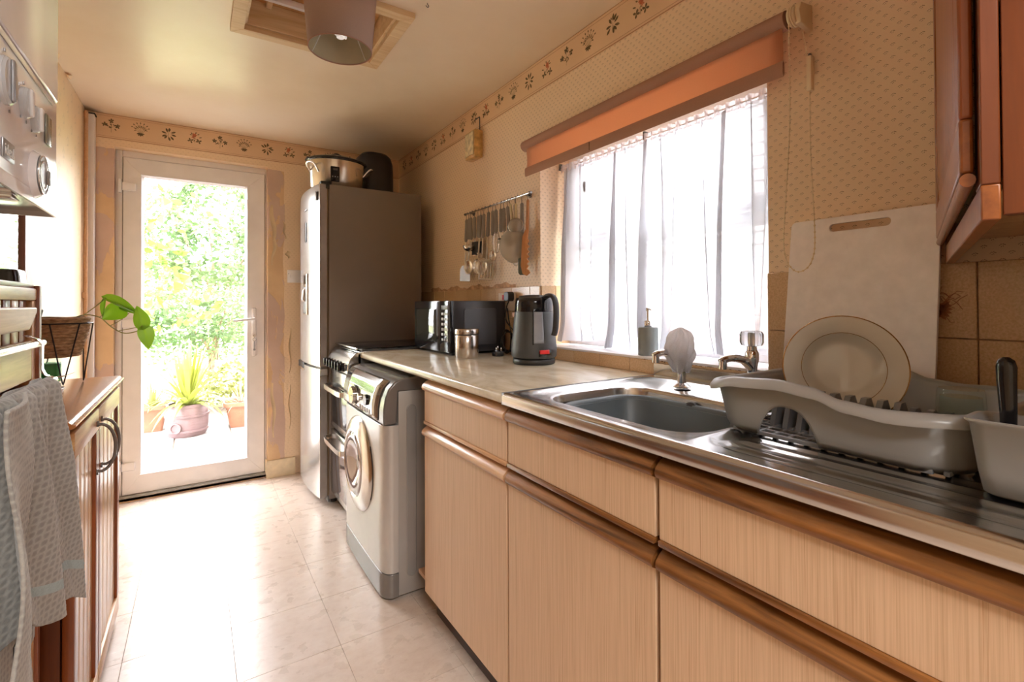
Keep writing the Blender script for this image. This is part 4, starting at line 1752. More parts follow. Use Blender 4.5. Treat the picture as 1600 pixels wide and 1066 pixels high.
# water window on the side facing the room: curved strip at angle
def strip(a0, a1, z0, z1, rr, n=8, m=8):
    def fn(u, v):
        z = z0+(z1-z0)*v
        base = .091+(.0765-.091)*max(0, min(1, (z-.060)/.145))
        a = R(a0+(a1-a0)*u)
        return ((base+rr)*math.cos(a), (base+rr)*math.sin(a), z)
    return grid(NB(), fn, n, m)
ww = obj('water_window', strip(-42, -16, .085, .205, .0012), simple('smoky_water_window', (.34, .37, .42, 1), .12), t, solid=.0015)
obj('window_rim', strip(-45, -42, .080, .210, .0012, 2), M['black_gloss'], ww, solid=.002)
sw = obj('switch_housing', strip(-30, 4, .034, .056, .0016, 8, 3), M['black_gloss'], t, solid=.003)
obj('red_switch', strip(-28, -4, .045, .060, .0035, 8, 3), M['red_plastic'], sw, solid=.005)

# plug with pins and its coiled cable, beside the canister
t = thing('mains_plug', 'black mains plug lying pins-up with coiled black cable beside the microwave', 'plug', (-.10, -1.66, WZ))
b = NB()
prism(b, rrect(-.165, -.118, -1.700, -1.655, .014, 6), 'z', WZ, WZ+.020)
pb_ = obj('plug_body', b, M['black_satin'], t, bev=.004)
for (x, y, l, w_) in ((-.151, -1.678, .018, .0032), (-.130, -1.686, .018, .0032), (-.136, -1.668, .024, .0030)):
    obj('pin', bx(x-w_, x+w_, y-.0016, y+.0016, WZ+.02, WZ+.02+l, .0005), M['chrome'], pb_)
b = NB()
pts = [(-.120, -1.66, WZ+.012), (-.098, -1.645, WZ+.014)]
for i in range(0, 40):
    a = R(-60+i*28)
    rr_ = .050+.006*math.sin(i*.9)
    pts.append((-.062+rr_*.62*math.cos(a), -1.655+rr_*.25*math.sin(a)+.0009*i, WZ+.060+rr_*math.sin(a)))
pts += [(-.040, -1.63, WZ+.10), (-.032, -1.60, WZ+.16), (-.030, -1.585, WZ+.215)]
tube(b, bezier(pts, 3), .0032, 8)
obj('cable', b, M['black_gloss'], t)
b = NB()
box(b, -.075, -.035, -1.700, -1.692, 1.078, 1.098, .001)
obj('cable_tag', b, simple('beige_tag', (.74, .52, .42, 1), .5), t)

# double wall socket behind the kettle
t = thing('wall_socket', 'white double wall socket with red rocker switches above the microwave cable', 'socket', (-.008, -1.555, 1.14))
obj('socket_plate', bx(-.018, -.0085, -1.628, -1.482, 1.105, 1.192, .003), simple('ivory_plate', (.74, .62, .46, 1), .35), t)
for y in (-1.530, -1.575):
    sw = obj('rocker_switch', bx(-.024, -.0175, y-.006, y+.006, 1.158, 1.182, .002), M['red_plastic'], t)
b = NB()
prism(b, rrect(-1.628, -1.584, 1.150, 1.196, .014, 6), 'x', -.052, -.018)
pg = obj('inserted_plug', b, M['black_satin'], t, bev=.004)
b = NB()
tube(b, bezier([(-.036, -1.606, 1.150), (-.045, -1.60, 1.12), (-.06, -1.62, 1.06), (-.05, -1.69, 1.0), (-.075, -1.80, .955), (-.11, -1.90, .91)], 5), .0032, 8)
obj('cable', b, M['black_gloss'], pg)

# soap dispenser on the sill
t = thing('soap_dispenser', 'grey ceramic soap dispenser with steel pump on the window sill', 'soap dispenser', (.045, -2.388, .956))
c = (.045, -2.388, .956)
b = NB()
lathe(b, [(0, 0), (.033, 0), (.0345, .002), (.0345, .094), (.032, .098), (.014, .099), (0, .099)], 48, c)
obj('bottle', b, M['soap_grey'], t, smooth=50)
b = NB()
lathe(b, [(.0, .099), (.0125, .099), (.0135, .101), (.0135, .119), (.011, .122), (0, .122)], 28, c)
obj('collar', b, M['chrome'], t, smooth=50)
b = NB()
cyl(b, (c[0], c[1], c[2]+.12), (c[0], c[1], c[2]+.158), .0042, n=14)
cyl(b, (c[0], c[1], c[2]+.155), (c[0], c[1], c[2]+.166), .0065, n=16)
tube(b, bezier([(c[0], c[1], c[2]+.162), (c[0]-.012, c[1]-.018, c[2]+.163), (c[0]-.016, c[1]-.030, c[2]+.156)], 5), .0028, 8)
obj('pump', b, M['steel_bright'], t, smooth=50)

# ------------------------------------------------------------------ dish rack
t = thing('dish_rack', 'large taupe plastic dish rack with arched side cut-outs on the draining board', 'dish rack', (-.29, -3.22, ZT))
RX0, RX1, RY0, RY1 = -.445, -.120, -3.345, -2.992
NP = 240
base = []


def rpt(s, grow, r=.060):
    """point on the rounded plan outline, s in 0..1, starting at the far front corner and running along the front"""
    x0, x1, y0, y1 = RX0-grow, RX1+grow, RY0-grow, RY1+grow
    r = r+grow
    segs = [('l', (x0, y1-r), (x0, y0+r)), ('a', (x0+r, y0+r), 180), ('l', (x0+r, y0), (x1-r, y0)), ('a', (x1-r, y0+r), 270),
            ('l', (x1, y0+r), (x1, y1-r)), ('a', (x1-r, y1-r), 0), ('l', (x1-r, y1), (x0+r, y1)), ('a', (x0+r, y1-r), 90)]
    lens = [math.dist(q[1], q[2]) if q[0] == 'l' else PI*r/2 for q in segs]
    d = s*sum(lens)
    for q, L_ in zip(segs, lens):
        if d <= L_+1e-9:
            f = d/L_
            if q[0] == 'l':
                return q[1][0]+(q[2][0]-q[1][0])*f, q[1][1]+(q[2][1]-q[1][1])*f
            a = R(q[2]+90*f)
            return q[1][0]+r*math.cos(a), q[1][1]+r*math.sin(a)
        d -= L_
    return segs[0][1]


TOPC = [(-2.98, .986), (-3.05, 1.002), (-3.12, 1.006), (-3.17, 1.001), (-3.215, .987), (-3.26, .983), (-3.33, .986), (-3.42, .990), (-3.60, .985)]


def topz(y):
    if y >= TOPC[0][0]:
        return TOPC[0][1]
    for (a, za), (c_, zc) in zip(TOPC, TOPC[1:]):
        if y >= c_:
            f = (a-y)/(a-c_)
            f = f*f*(3-2*f)
            return za+(zc-za)*f
    return TOPC[-1][1]


ZR = ZT+.004


def botz(x, y):
    """arched openings in the long sides"""
    z = ZR
    for yc, hw, top in ((-3.122, .050, .963),):
        d = abs(y-yc)/hw
        if d < 1 and (x < RX0+.02 or x > RX1-.02):
            z = max(z, ZR+(top-ZR)*(1-d**2.6))
    return z


def ssamp():
    out = []
    for i in range(NP):
        out.append(i/NP)
    return out


def wallcol(s, side):
    xb, yb = rpt(s, 0)
    xt, yt = rpt(s, .022)
    zt = topz(yt)
    return xb, yb, xt, yt, zt


b = NB()
ns = NP
cols = []
for i in range(ns):
    s = i/ns
    xb, yb, xt, yt, zt = wallcol(s, 0)
    zb = botz(xb, yb)
    col = []
    for j in range(9):
        v = j/8
        z = zb+(zt-zb)*v
        f = (z-ZR)/(zt-ZR)
        flare = .18+.82*f if f > .12 else (f/.12)**.6*.278
        x = xb+(xt-xb)*flare-(0)
        y = yb+(yt-yb)*flare
        col.append((x, y, z))
    cols.append(col)
# wall: inner and outer skins through a solidify, plus the rolled rim as its own part
vs = [[b.verts.new(p) for p in col] for col in cols]
for i in range(ns):
    for j in range(8):
        b.faces.new((vs[i][j], vs[(i+1) % ns][j], vs[(i+1) % ns][j+1], vs[i][j+1]))
wallp = obj('side_wall', b, M['rack'], t, smooth=60, solid=.0028)
b = NB()
LL = []
for (g, dz) in ((.0195, .0), (.024, .004), (.032, .002), (.038, -.006), (.038, -.013), (.034, -.013), (.031, -.004), (.024, -.001)):
    ring_ = []
    for i in range(ns):
        x, y = rpt(i/ns, g)
        xm, ym = rpt(i/ns, .022)
        ring_.append((x, y, topz(ym)+dz))
    LL.append(ring_)
LL.append(LL[0])
loops(b, LL)
obj('rolled_rim', b, M['rack'], t, smooth=60)
# floor bars and slots
b = NB()
fpoly = [rpt(i/60, -.004) for i in range(60)]
xs_ = [RX0+.006+.0225*k for k in range(int((RX1-RX0-.01)/.0225)+1)]
for k, x in enumerate(xs_):
    obj('floor_bar', bx(x-.0035, x+.0035, RY0+.03, RY1-.03, ZR-.003, ZR+.004, .001), M['rack_in'], t)
for k in range(13):
    y = RY1-.022-.0262*k
    obj('cross_bar', bx(RX0+.008, RX1-.008, y-.0035, y+.0035, ZR-.003, ZR+.0035, .001), M['rack_in'], t)
b.free()
# plate fins: two ridges of tines
for k in range(13):
    y = -3.060-.0235*k
    for xc, h in ((-.350, .074 if -3.26 < y < -3.12 else .050), (-.215, .045)):
        b = NB()
        pr_ = [(xc-.032, ZR), (xc-.020, ZR+h*.75), (xc-.006, ZR+h), (xc+.010, ZR+h), (xc+.024, ZR+h*.7), (xc+.034, ZR)]
        prism(b, pr_, 'y', y-.0045, y+.0045)
        obj('plate_fin', b, M['rack_in'], t, smooth=30)
for (x, y) in ((RX0+.03, RY1-.03), (RX1-.03, RY1-.03), (RX1-.03, RY0+.03), (RX0+.03, RY0+.03)):
    obj('foot', cyl(NB(), (x, y, ZT-.001), (x, y, ZR), .008, n=12), M['clear'] if 0 else M['rack_in'], t)
# cutlery holder clipped over the front rim
cu = thing('cutlery_holder', 'taupe plastic cutlery cup hooked on the front of the dish rack', 'cutlery holder', (-.452, -3.44, ZT))
b = NB()
L = []
for (ins, z) in ((.012, ZT+.001), (.008, ZT+.004), (.004, ZT+.03), (-.002, .988), (-.006, .992), (-.006, .995), (-.001, .995), (.002, .990), (.006, ZT+.03), (.012, ZT+.006)):
    L.append([(x, y, z) for x, y in rrect(-.484+ins, -.418-ins, -3.470+ins, -3.362-ins, .018, 6)])
loops(b, L, cap0=True, cap1=True)
obj('cup', b, M['rack'], cu, smooth=50)
# black handled knife standing in the rack behind the cup
kn = thing('black_handled_knife', 'knife with rounded black handle standing upright in the dish rack', 'knife', (-.443, -3.390, ZR))
b = NB()
pts = [(-.443, -3.390, .960), (-.443, -3.390, 1.00), (-.444, -3.389, 1.04), (-.444, -3.389, 1.058), (-.444, -3.389, 1.066), (-.444, -3.389, 1.070)]
LL = []
for p, r_ in zip(pts, (.0075, .0082, .0095, .0100, .0080, .003)):
    LL.append([(p[0]+.7*r_*math.cos(a)*.9, p[1]+r_*math.sin(a), p[2]) for a in [2*PI*k/20 for k in range(20)]])
loops(b, LL, cap0=True, cap1=True)
obj('handle', b, M['black_gloss'], kn, smooth=60)
b = NB()
prism(b, [(-3.398, .96), (-3.382, .96), (-3.382, ZR+.035), (-3.390, ZR+.010), (-3.398, ZR+.035)], 'x', -.4438, -.4422)
obj('blade', b, M['steel_bright'], kn)
# drinking glass upside down at the right end of the rack
gl = thing('drinking_glass', 'clear greenish glass upside down at the near end of the dish rack', 'glass', (-.285, -3.305, ZR+.006))
b = NB()
lathe(b, [(.032, .0), (.0335, .002), (.029, .085), (.0275, .092), (0, .092), (0, .080), (.025, .080), (.030, .0)], 40, (-.285, -3.305, ZR+.006))
obj('tumbler', b, M['clear'], gl, smooth=50)
# soup plate leaning in the rack
pl = thing('soup_plate', 'wide-rimmed cream soup plate with gold line leaning in the dish rack', 'plate', (-.300, -3.146, 1.018), local=True,
           rot=Vector((-.80, -.36, .16)).to_track_quat('Z', 'Y').to_euler())
b = NB()
lathe(b, [(0, .0), (.050, .0), (.066, .004), (.0755, .017), (.080, .021), (.112, .027), (.1165, .0285), (.1175, .0275), (.116, .026), (.080, .018), (.072, .006), (.058, -.001), (.05, -.004), (.047, -.004), (.045, -.002), (0, -.002)], 72)
bmesh.ops.scale(b, vec=(.80, .80, .80), verts=b.verts)
obj('dish', b, M['china'], pl, smooth=50)
b = NB()
lathe(b, [(.1155, .0288), (.1178, .0283), (.1182, .0274), (.1172, .0266)], 72)
bmesh.ops.scale(b, vec=(.80, .80, .80), verts=b.verts)
obj('gold_rim', b, M['gold'], pl)
b = NB()
lathe(b, [(.0790, .0212), (.0796, .0216), (.0802, .0215)], 72)
bmesh.ops.scale(b, vec=(.80, .80, .80), verts=b.verts)
obj('gold_line', b, M['gold'], pl)

# white cutting board leaning on the wall behind the rack
cb = thing('cutting_board', 'large white plastic cutting board with handle slot leaning against the tiles', 'cutting board', (-.07, -3.065, ZT+.001))
b = NB()
W0, W1, HB = -3.213, -2.917, .437
out = rrect(W0, W1, 0, HB, .012, 5)
hole = rrect(-3.128, -3.006, HB-.034, HB-.016, .0088, 5)
x_at = lambda z: -.078+.060*z/HB
N_ = len(out)
hn = len(hole)
fo = [b.verts.new((x_at(z)-.0045, y, ZT+.002+z)) for y, z in out]
bo = [b.verts.new((x_at(z)+.0045, y, ZT+.002+z)) for y, z in out]
fh = [b.verts.new((x_at(z)-.0045, y, ZT+.002+z)) for y, z in hole]
bh = [b.verts.new((x_at(z)+.0045, y, ZT+.002+z)) for y, z in hole]
skin(b, fo, bo)
skin(b, fh, bh)
for o_, h_ in ((fo, fh), (bo, bh)):
    for i in range(N_):
        j = (i+1) % N_
        b.faces.new((o_[i], o_[j], h_[j], h_[i]))
obj('board', b, M['board_plastic'], cb, smooth=40, bev=.0015)

# ------------------------------------------------------------------ window dressing
bl = thing('roller_blind', 'terracotta roller blind rolled most of the way up above the kitchen window', 'blind', (-.05, -2.345, 1.845))
b = NB()
cyl(b, (-.048, -2.925, 1.846), (-.048, -1.765, 1.846), .0235, n=32)
obj('roll', b, M['blind_dark'], bl, smooth=50)
def fb(u, v):
    return (-.060+.004*math.sin(PI*v)*(1+.6*math.sin(u*7)), -2.918+1.125*u, 1.832-.120*v)
obj('blind_fabric', grid(NB(), fb, 30, 6), M['blind'], bl, solid=.0006)
b = NB()
prism(b, [(-.0625, 1.742), (-.066, 1.735), (-.067, 1.712), (-.0625, 1.702), (-.058, 1.712), (-.059, 1.735)], 'y', -2.922, -1.790)
obj('bottom_bar', b, M['blind_dark'], bl, smooth=50)
obj('bottom_bar_seam', bx(-.0675, -.0660, -2.214, -2.211, 1.708, 1.738), M['brown_gap'], bl, smooth=0)
for y, nm in ((-2.958, 'chain_bracket'), (-1.762, 'end_bracket')):
    b = NB()
    if nm == 'chain_bracket':
        prism(b, [(-.001, 1.815), (-.001, 1.880), (-.056, 1.872), (-.066, 1.850), (-.056, 1.822)], 'y', y-.004, y+.010)
        cyl(b, (-.048, y+.006, 1.846), (-.048, y+.026, 1.846), .0225, n=28)
    else:
        prism(b, [(-.001, 1.830), (-.001, 1.865), (-.052, 1.860), (-.058, 1.846), (-.052, 1.832)], 'y', y-.001, y+.005)
    obj(nm, b, M['cream_plastic'], bl, smooth=40, bev=.002)
b = NB()
lathe(b, [(.0235, .0), (.0255, .001), (.0255, .004), (.022, .005), (.0255, .006), (.0255, .009), (.0235, .010)], 28, (-.048, -2.946, 1.846), axis=(0, 1, 0))
obj('chain_wheel', b, M['cream_plastic'], bl)
# bead chain: one long loop, beads joined
b = NB()
c1 = bezier([(-.071, -2.940, 1.846), (-.070, -2.940, 1.60), (-.066, -2.928, 1.42), (-.060, -2.917, 1.30), (-.056, -2.920, 1.248), (-.054, -2.938, 1.218),
             (-.054, -2.960, 1.216), (-.054, -2.980, 1.240), (-.050, -2.985, 1.30), (-.045, -2.975, 1.50), (-.030, -2.966, 1.70), (-.026, -2.945, 1.846)], 40)
tube(b, c1[::6], .0011, 5)
ch = obj('chain_cord', b, M['cream_plastic'], bl)
b = NB()
acc = 0
last = c1[0]
for p in c1:
    acc += (p-last).length
    last = p
    if acc > .0115:
        acc = 0
        bmesh.ops.create_icosphere(b, subdivisions=1, radius=.0027, matrix=Matrix.Translation(p))
obj('chain_bead', b, M['cream_plastic'], ch, kind='stuff')
obj('chain_joiner', bx(-.040, -.024, -2.976, -2.964, 1.655, 1.740, .002), M['cream_plastic'], ch)
obj('safety_clip', bx(-.010, -.001, -2.960, -2.954, 1.70, 1.76, .002), M['dark_grey'], bl)
# loose screws in the wall next to the blind
for z in (1.812, 1.786):
    o = obj('wall_screw', cyl(NB(), (-.001, -1.772, z), (-.014, -1.772, z), .0025, n=8), M['dark_print'], wall_r)

# net curtain, one gathered cloth
cu_ = thing('net_curtain', 'sheer white net curtain gathered on a wire across the window', 'curtain', (.09, -2.33, .96))
rnd = random.Random(21)
waves = [(rnd.uniform(5, 30), rnd.uniform(0, 6.28), rnd.uniform(.3, 1)) for _ in range(7)]


def cur_fn(u, v):
    y = WY0+.012+(WY1-WY0-.024)*u
    amp = .005+.015*min(1, v*2.2)
    w = sum(math.sin(f*u*2.0+ph+.5*math.sin(3*v+ph))*a for f, ph, a in waves)/2.6
    # four deeper folds
    w += 1.5*sum(math.exp(-((u-uc-.03*v*sg)/.020)**2) for uc, sg in ((.955, -.5), (.64, 1.2), (.47, 1.4), (.20, .3), (.42, -.6), (.08, .2)))
    x = .085-.0*v-amp*w*.75
    z0 = .962+.012*math.sin(u*9)+.02*max(0, math.sin(u*17+1))**3
    if u > .93:
        x -= .02*v*(u-.93)/.07
    z = 1.745-(1.745-z0)*v
    x -= .018*max(0, v-.9)/.1*math.sin(u*21)
    for uc, kk, sg in ((.955, 3.6, .020), (.87, 2.0, .010), (.80, 1.8, .012), (.66, 3.4, .017), (.60, 2.2, .010), (.505, 3.6, .018), (.44, 2.8, .014), (.365, 1.6, .010), (.27, 2.2, .012),
                       (.185, 3.4, .018), (.10, 1.8, .010), (.045, 2.8, .012)):
        q = u-uc-.02*v*math.sin(uc*40)
        sg *= 1.7
        kk *= .72
        y -= kk*q*math.exp(-(q/sg)**2)*(.75+.35*v)
        x -= .010*math.exp(-(q/sg)**2)*(1 if q > 0 else .4)
    return (x+.034, y+.004*math.sin(w*2), z)


obj('net', grid(NB(), cur_fn, 460, 26), M['curtain'], cu_, smooth=80)
def hem_fn(u, v):
    y = WY0+.012+(WY1-WY0-.024)*u
    return (.112+.007*math.sin(u*170)*(1-.3*v)+.003*math.sin(u*420), y, 1.768-.032*v+.002*math.sin(u*130))
obj('gathered_heading', grid(NB(), hem_fn, 420, 3), M['net_hem'], cu_, smooth=80)
b = NB()
cyl(b, (.112, WY0+.004, 1.752), (.112, WY1-.004, 1.752), .0028, n=8)
obj('curtain_wire', b, M['white_upvc'], cu_)
for y in (WY0+.006, WY1-.006, -2.32):
    obj('hook', bx(.106, .128, y-.004, y+.004, 1.748, 1.778, .001), M['dark_grey'], cu_)

# ------------------------------------------------------------------ wall box and its wire
t = thing('wall_box', 'small yellowed plastic box on the wall below the flowered border', 'wall box', (-.001, -1.245, 2.00))
obj('box_back', bx(-.050, -.001, -1.300, -1.190, 1.925, 2.072, .004), M['yellowed'], t)
def bf(u, v):
    return (-.0535-.003*math.sin(v*9+u*3)*math.sin(u*PI), -1.292+.094*u, 1.938+.125*v)
obj('blistered_cover', grid(NB(), bf, 10, 14), M['yellowed_front'], t, solid=.003)
b = NB()
tube(b, [(-.004, -1.272, 2.072), (-.004, -1.272, 2.150), (-.004, -1.268, 2.154), (-.004, -1.215, 2.150)], .0022, 6)
obj('wire', b, M['dark_print'], t)

# ------------------------------------------------------------------ utensil rail
t = thing('utensil_rail', 'dark metal rail with small hooks on the wall left of the window', 'rail', (-.03, -1.47, 1.637))
b = NB()
cyl(b, (-.032, -1.785, 1.637), (-.032, -1.155, 1.637), .0045, n=12)
obj('bar', b, M['steel_bright'], t)
for y in (-1.785, -1.155):
    b = NB()
    lathe(b, [(0, -.006), (.006, -.006), (.0075, 0), (.006, .006), (0, .006)], 14, (-.032, y, 1.637), axis=(0, 1, 0))
    obj('end_cap', b, M['grey_metal_dark'], t)
for y in (-1.74, -1.20):
    b = NB()
    cyl(b, (-.032, y, 1.637), (-.001, y, 1.637), .0035, n=10)
    cyl(b, (-.005, y, 1.637), (-.001, y, 1.637), .012, n=18)
    obj('wall_mount', b, M['grey_metal_dark'], t)

M['handle_grey'] = simple('grey_utensil_handle', (.27, .24, .21, 1), .35, .3)
M['tool_steel'] = simple('utensil_steel', (.62, .58, .52, 1), .2, 1, var=.08)
M['tool_mesh'] = fabric('fine_wire_mesh', (.42, .36, .28, 1), .1, .28, 2500)
M['tool_wood'] = wood('orange_spoon_wood', (.42, .16, .05, 1), (.62, .30, .11, 1), .5, 'z', coat=0)
M['tool_green'] = simple('dark_green_silicone', (.10, .125, .10, 1), .5)
M['tool_cream'] = simple('cream_wood_handle', (.62, .50, .28, 1), .4)
hook_y = []


def utensil(nm, label, cat, y, hl, head, tilt=0, hz=1.604, hmat=None, hw=.009, dx=0, yaw=38):
    """hangs from the rail: S hook, handle, neck and head as parts. Local axes: z down is negative"""
    u = thing(nm, label, cat, (-.040-dx, y, hz), 0, 'kitchen tools hanging from the wall rail', local=True, rot=(R(tilt), 0, R(yaw)))
    b = NB()
    z0 = 1.637-hz
    tube(b, [(.008+dx+math.cos(a)*.0068, 0, z0+math.sin(a)*.0068) for a in [R(q) for q in range(-60, 200, 26)]]+[(-.004, 0, z0-.012), (-.004, 0, .004), (0, 0, -.006), (.004, 0, 0)], .0014, 6)
    obj('hook', b, M['grey_metal_dark'], u)
    b = NB()
    L = []
    for z, w, th in ((0, .5, .6), (-.006, .9, .9), (-hl*.3, .85, 1), (-hl*.8, 1.0, 1), (-hl+.004, .9, .9), (-hl, .5, .5)):
        L.append([(x, yy, z) for x, yy in rrect(-.0048*th, .0048*th, -hw*w, hw*w, .0022, 3)])
    loops(b, L, cap0=True, cap1=True)
    obj('handle', b, hmat or M['handle_grey'], u, smooth=50)
    head(u, -hl)
    return u


def neck(u, z0, z1, w=.004, m='tool_steel'):
    obj('neck', bx(-.0015, .0015, -w, w, z1, z0+.004, .0006), M[m], u)


def h_turner(L=.09, w=.036, nk=.06, mat='tool_steel', slots=5):
    def f(u, z):
        neck(u, z, z-nk)
        b = NB()
        zt, zb = z-nk, z-nk-L
        if slots:
            box(b, -.001, .001, -w, w, zt-.016, zt+.0, .0004)
            box(b, -.001, .001, -w, w, zb, zb+.010, .0004)
            n = slots+1
            for k in range(n):
                y = -w+2*w*k/(n-1)
                y = max(-w+.003, min(w-.003, y))
                box(b, -.001, .001, y-.003, y+.003, zb+.008, zt-.012)
        else:
            prism(b, [(-w*.6, zt), (w*.6, zt), (w, zt-.02), (w, zb), (-w, zb), (-w, zt-.02)], 'x', -.001, .001)
        obj('blade', b, M[mat], u, smooth=0)
    return f


def h_spoon(rx=.024, rz=.036, nk=.09, deep=.008, mat='tool_steel'):
    def f(u, z):
        neck(u, z, z-nk)
        b = NB()
        def g(uu, v):
            a = 2*PI*uu
            return (-.002+deep*(1-v*v), rx*v*math.cos(a), z-nk-rz+rz*v*math.sin(a))
        grid(b, g, 28, 6, closed_u=True)
        obj('spoon_bowl', b, M[mat], u, smooth=80, solid=.0014)
    return f


def h_ladle(r=.034, nk=.07, mat='tool_steel'):
    def f(u, z):
        neck(u, z, z-nk)
        b = NB()
        lathe(b, [(r, 0), (r*.97, -r*.3), (r*.75, -r*.72), (r*.4, -r*.92), (0, -r)], 28, (-r*.9, 0, z-nk))
        obj('ladle_bowl', b, M[mat], u, smooth=80, solid=.0014)
    return f


def h_black(L=.07, w=.018):
    def f(u, z):
        neck(u, z, z-.02)
        obj('black_head', bx(-.006, .006, -w, w, z-.02-L, z-.02, .003), M['black_satin'], u)
        obj('chrome_cap', bx(-.007, .007, -w*.5, w*.5, z-.026-L, z-.018-L, .002), M['chrome'], u)
    return f


def h_whisk(nk=.02, L=.10):
    def f(u, z):
        for k in range(6):
            a = PI*k/6
            pts = []
            for i in range(13):
                q = i/12
                rr = .020*math.sin(PI*min(1, q*1.0))**.7
                zz = z-.5*L*(1-math.cos(PI*q))
                s_ = 1 if i <= 12 else -1
                pts.append((rr*math.cos(a), rr*math.sin(a), zz))
            pts2 = [(-p[0], -p[1], p[2]) for p in reversed(pts)]
            obj('whisk_wire', tube(NB(), pts+pts2, .0009, 5), M['tool_steel'], u)
    return f


def h_peeler(u, z):
    b = NB()
    tube(b, [(0, -.014, z), (0, -.016, z-.02), (0, -.016, z-.05), (0, .016, z-.05), (0, .016, z-.02), (0, .014, z)], .002, 6)
    obj('yoke', b, M['tool_steel'], u)
    obj('blade', bx(-.003, .003, -.015, .015, z-.036, z-.030, .001), M['black_satin'], u)


def h_sieve(r, nk, deep, ear=True):
    def f(u, z):
        neck(u, z, z-nk, .0045)
        c_ = Vector((-.004, 0, z-nk-r))
        b = NB()
        tube(b, [c_+Vector((0, r*math.cos(a), r*math.sin(a))) for a in [2*PI*i/40 for i in range(40)]], .0032, 8, closed=True)
        obj('sieve_rim', b, M['tool_steel'], u, smooth=60)
        b = NB()
        lathe(b, [(r*math.cos(q), deep*math.sin(q)) for q in [R(a) for a in range(0, 91, 9)]], 36, c_, axis=(-1, 0, 0))
        obj('mesh', b, M['tool_mesh'], u, smooth=80)
        if ear:
            b = NB()
            tube(b, bezier([c_+Vector((0, -.018, -r)), c_+Vector((-.002, -.012, -r-.012)), c_+Vector((-.002, .012, -r-.012)), c_+Vector((0, .018, -r))], 6), .0016, 6)
            obj('rest_loop', b, M['tool_steel'], u)
    return f


def h_paddle(L, w, mat):
    def f(u, z):
        b = NB()
        prism(b, [(-.008, z+.004), (.008, z+.004), (w, z-.04), (w, z-L+.01), (w*.6, z-L), (-w*.6, z-L), (-w, z-L+.01), (-w, z-.04)], 'x', -.004, .004)
        obj('paddle', b, M[mat], u, bev=.002)
    return f


UT = [
    ('metal_turner', 'grey-handled dark metal turner, first tool at the left end of the rail', 'turner', -1.185, .125, h_turner(.085, .030, .13, 'tool_steel', 0), 2),
    ('serving_spoon', 'large steel serving spoon beside the leftmost turner on the rail', 'spoon', -1.222, .115, h_spoon(.026, .040, .11), 1),
    ('ladle', 'round steel ladle hanging second of the spoons near the rail left end', 'ladle', -1.252, .12, h_ladle(.032, .035), 0),
    ('can_opener', 'black-headed can opener hanging left of the paired black tool on the rail', 'can opener', -1.285, .115, h_black(.070, .016), 0),
    ('kitchen_tool', 'black-headed tool with grey handle beside the can opener on the rail', 'kitchen tool', -1.318, .115, h_black(.062, .020), -1),
    ('slotted_spoon', 'deep steel spoon with curved neck left of the slotted turner', 'spoon', -1.352, .12, h_spoon(.030, .042, .105, .012), 4),
    ('skimmer', 'pale oval skimmer spoon hanging just behind the slotted turner', 'skimmer', -1.385, .125, h_spoon(.034, .046, .10, .010), 3),
    ('slotted_turner', 'bright steel turner with long slots, lowest in the middle of the rail', 'turner', -1.440, .125, h_turner(.105, .040, .115, 'tool_steel', 5), 3),
    ('small_spoon', 'small grey-handled steel spoon hanging right of the slotted turner', 'spoon', -1.480, .125, h_spoon(.020, .028, .07), 0),
    ('whisk', 'wire balloon whisk hanging left of the large sieve', 'whisk', -1.512, .115, h_whisk(), 0),
    ('peeler', 'yoke peeler with grey handle hanging above the large sieve left edge', 'peeler', -1.545, .115, h_peeler, 0),
    ('small_kitchen_tool', 'small grey-handled tool with black blade hanging over the large sieve', 'kitchen tool', -1.572, .115, h_black(.03, .012), 0),
    ('fish_slice', 'short grey-handled steel spatula between sieve handle and peeler', 'spatula', -1.612, .12, h_turner(.05, .014, .02, 'tool_steel', 0), -4),
]
for nm, lb, ct, y, hl, hd, tl in UT:
    utensil(nm, lb, ct, y, hl, hd, tl, dx=.004*(len(nm) % 3))
utensil('large_sieve', 'large fine-mesh sieve with cream handle, biggest tool on the rail', 'sieve', -1.648, .12, h_sieve(.080, .002, .055), -8, 1.610, M['tool_cream'], .006, .012, 18)
utensil('palette_knife', 'grey-handled palette knife hanging between the two sieves', 'knife', -1.672, .125, h_turner(.10, .011, .02, 'tool_steel', 0), -2)
utensil('small_sieve', 'small fine-mesh tea strainer sieve at the right of the rail', 'sieve', -1.705, .07, h_sieve(.034, .0, .022, False), 0, 1.600, M['tool_cream'], .007, .018)
utensil('silicone_spatula', 'long dark green silicone spatula behind the small sieve', 'spatula', -1.728, .14, h_paddle(.19, .019, 'tool_green'), 0, 1.600)


def h_fork(u, z):
    b = NB()
    prism(b, [(-.007, z+.004), (.007, z+.004), (.016, z-.03), (.019, z-.17), (.012, z-.20), (-.004, z-.21), (-.017, z-.195), (-.020, z-.16)]
          if False else [(.008, z+.004), (.022, z-.03), (.026, z-.16), (.016, z-.195), (-.004, z-.205), (-.022, z-.19), (-.014, z-.178), (-.004, z-.172),
                         (-.014, z-.160), (-.004, z-.150), (-.014, z-.140), (-.004, z-.128), (-.014, z-.118), (-.004, z-.106), (-.014, z-.096), (-.004, z-.084),
                         (-.014, z-.072), (-.004, z-.060), (-.012, z-.050), (-.004, z-.035), (-.008, z+.004)], 'x', -.004, .004)
    obj('toothed_edge', b, M['tool_wood'], u, bev=.0015)


utensil('pasta_fork', 'toothed orange-brown wooden spaghetti server at the right end of the rail', 'kitchen tool', -1.776, .14, h_fork, 2, 1.608, M['tool_wood'], .007, 0, 30)

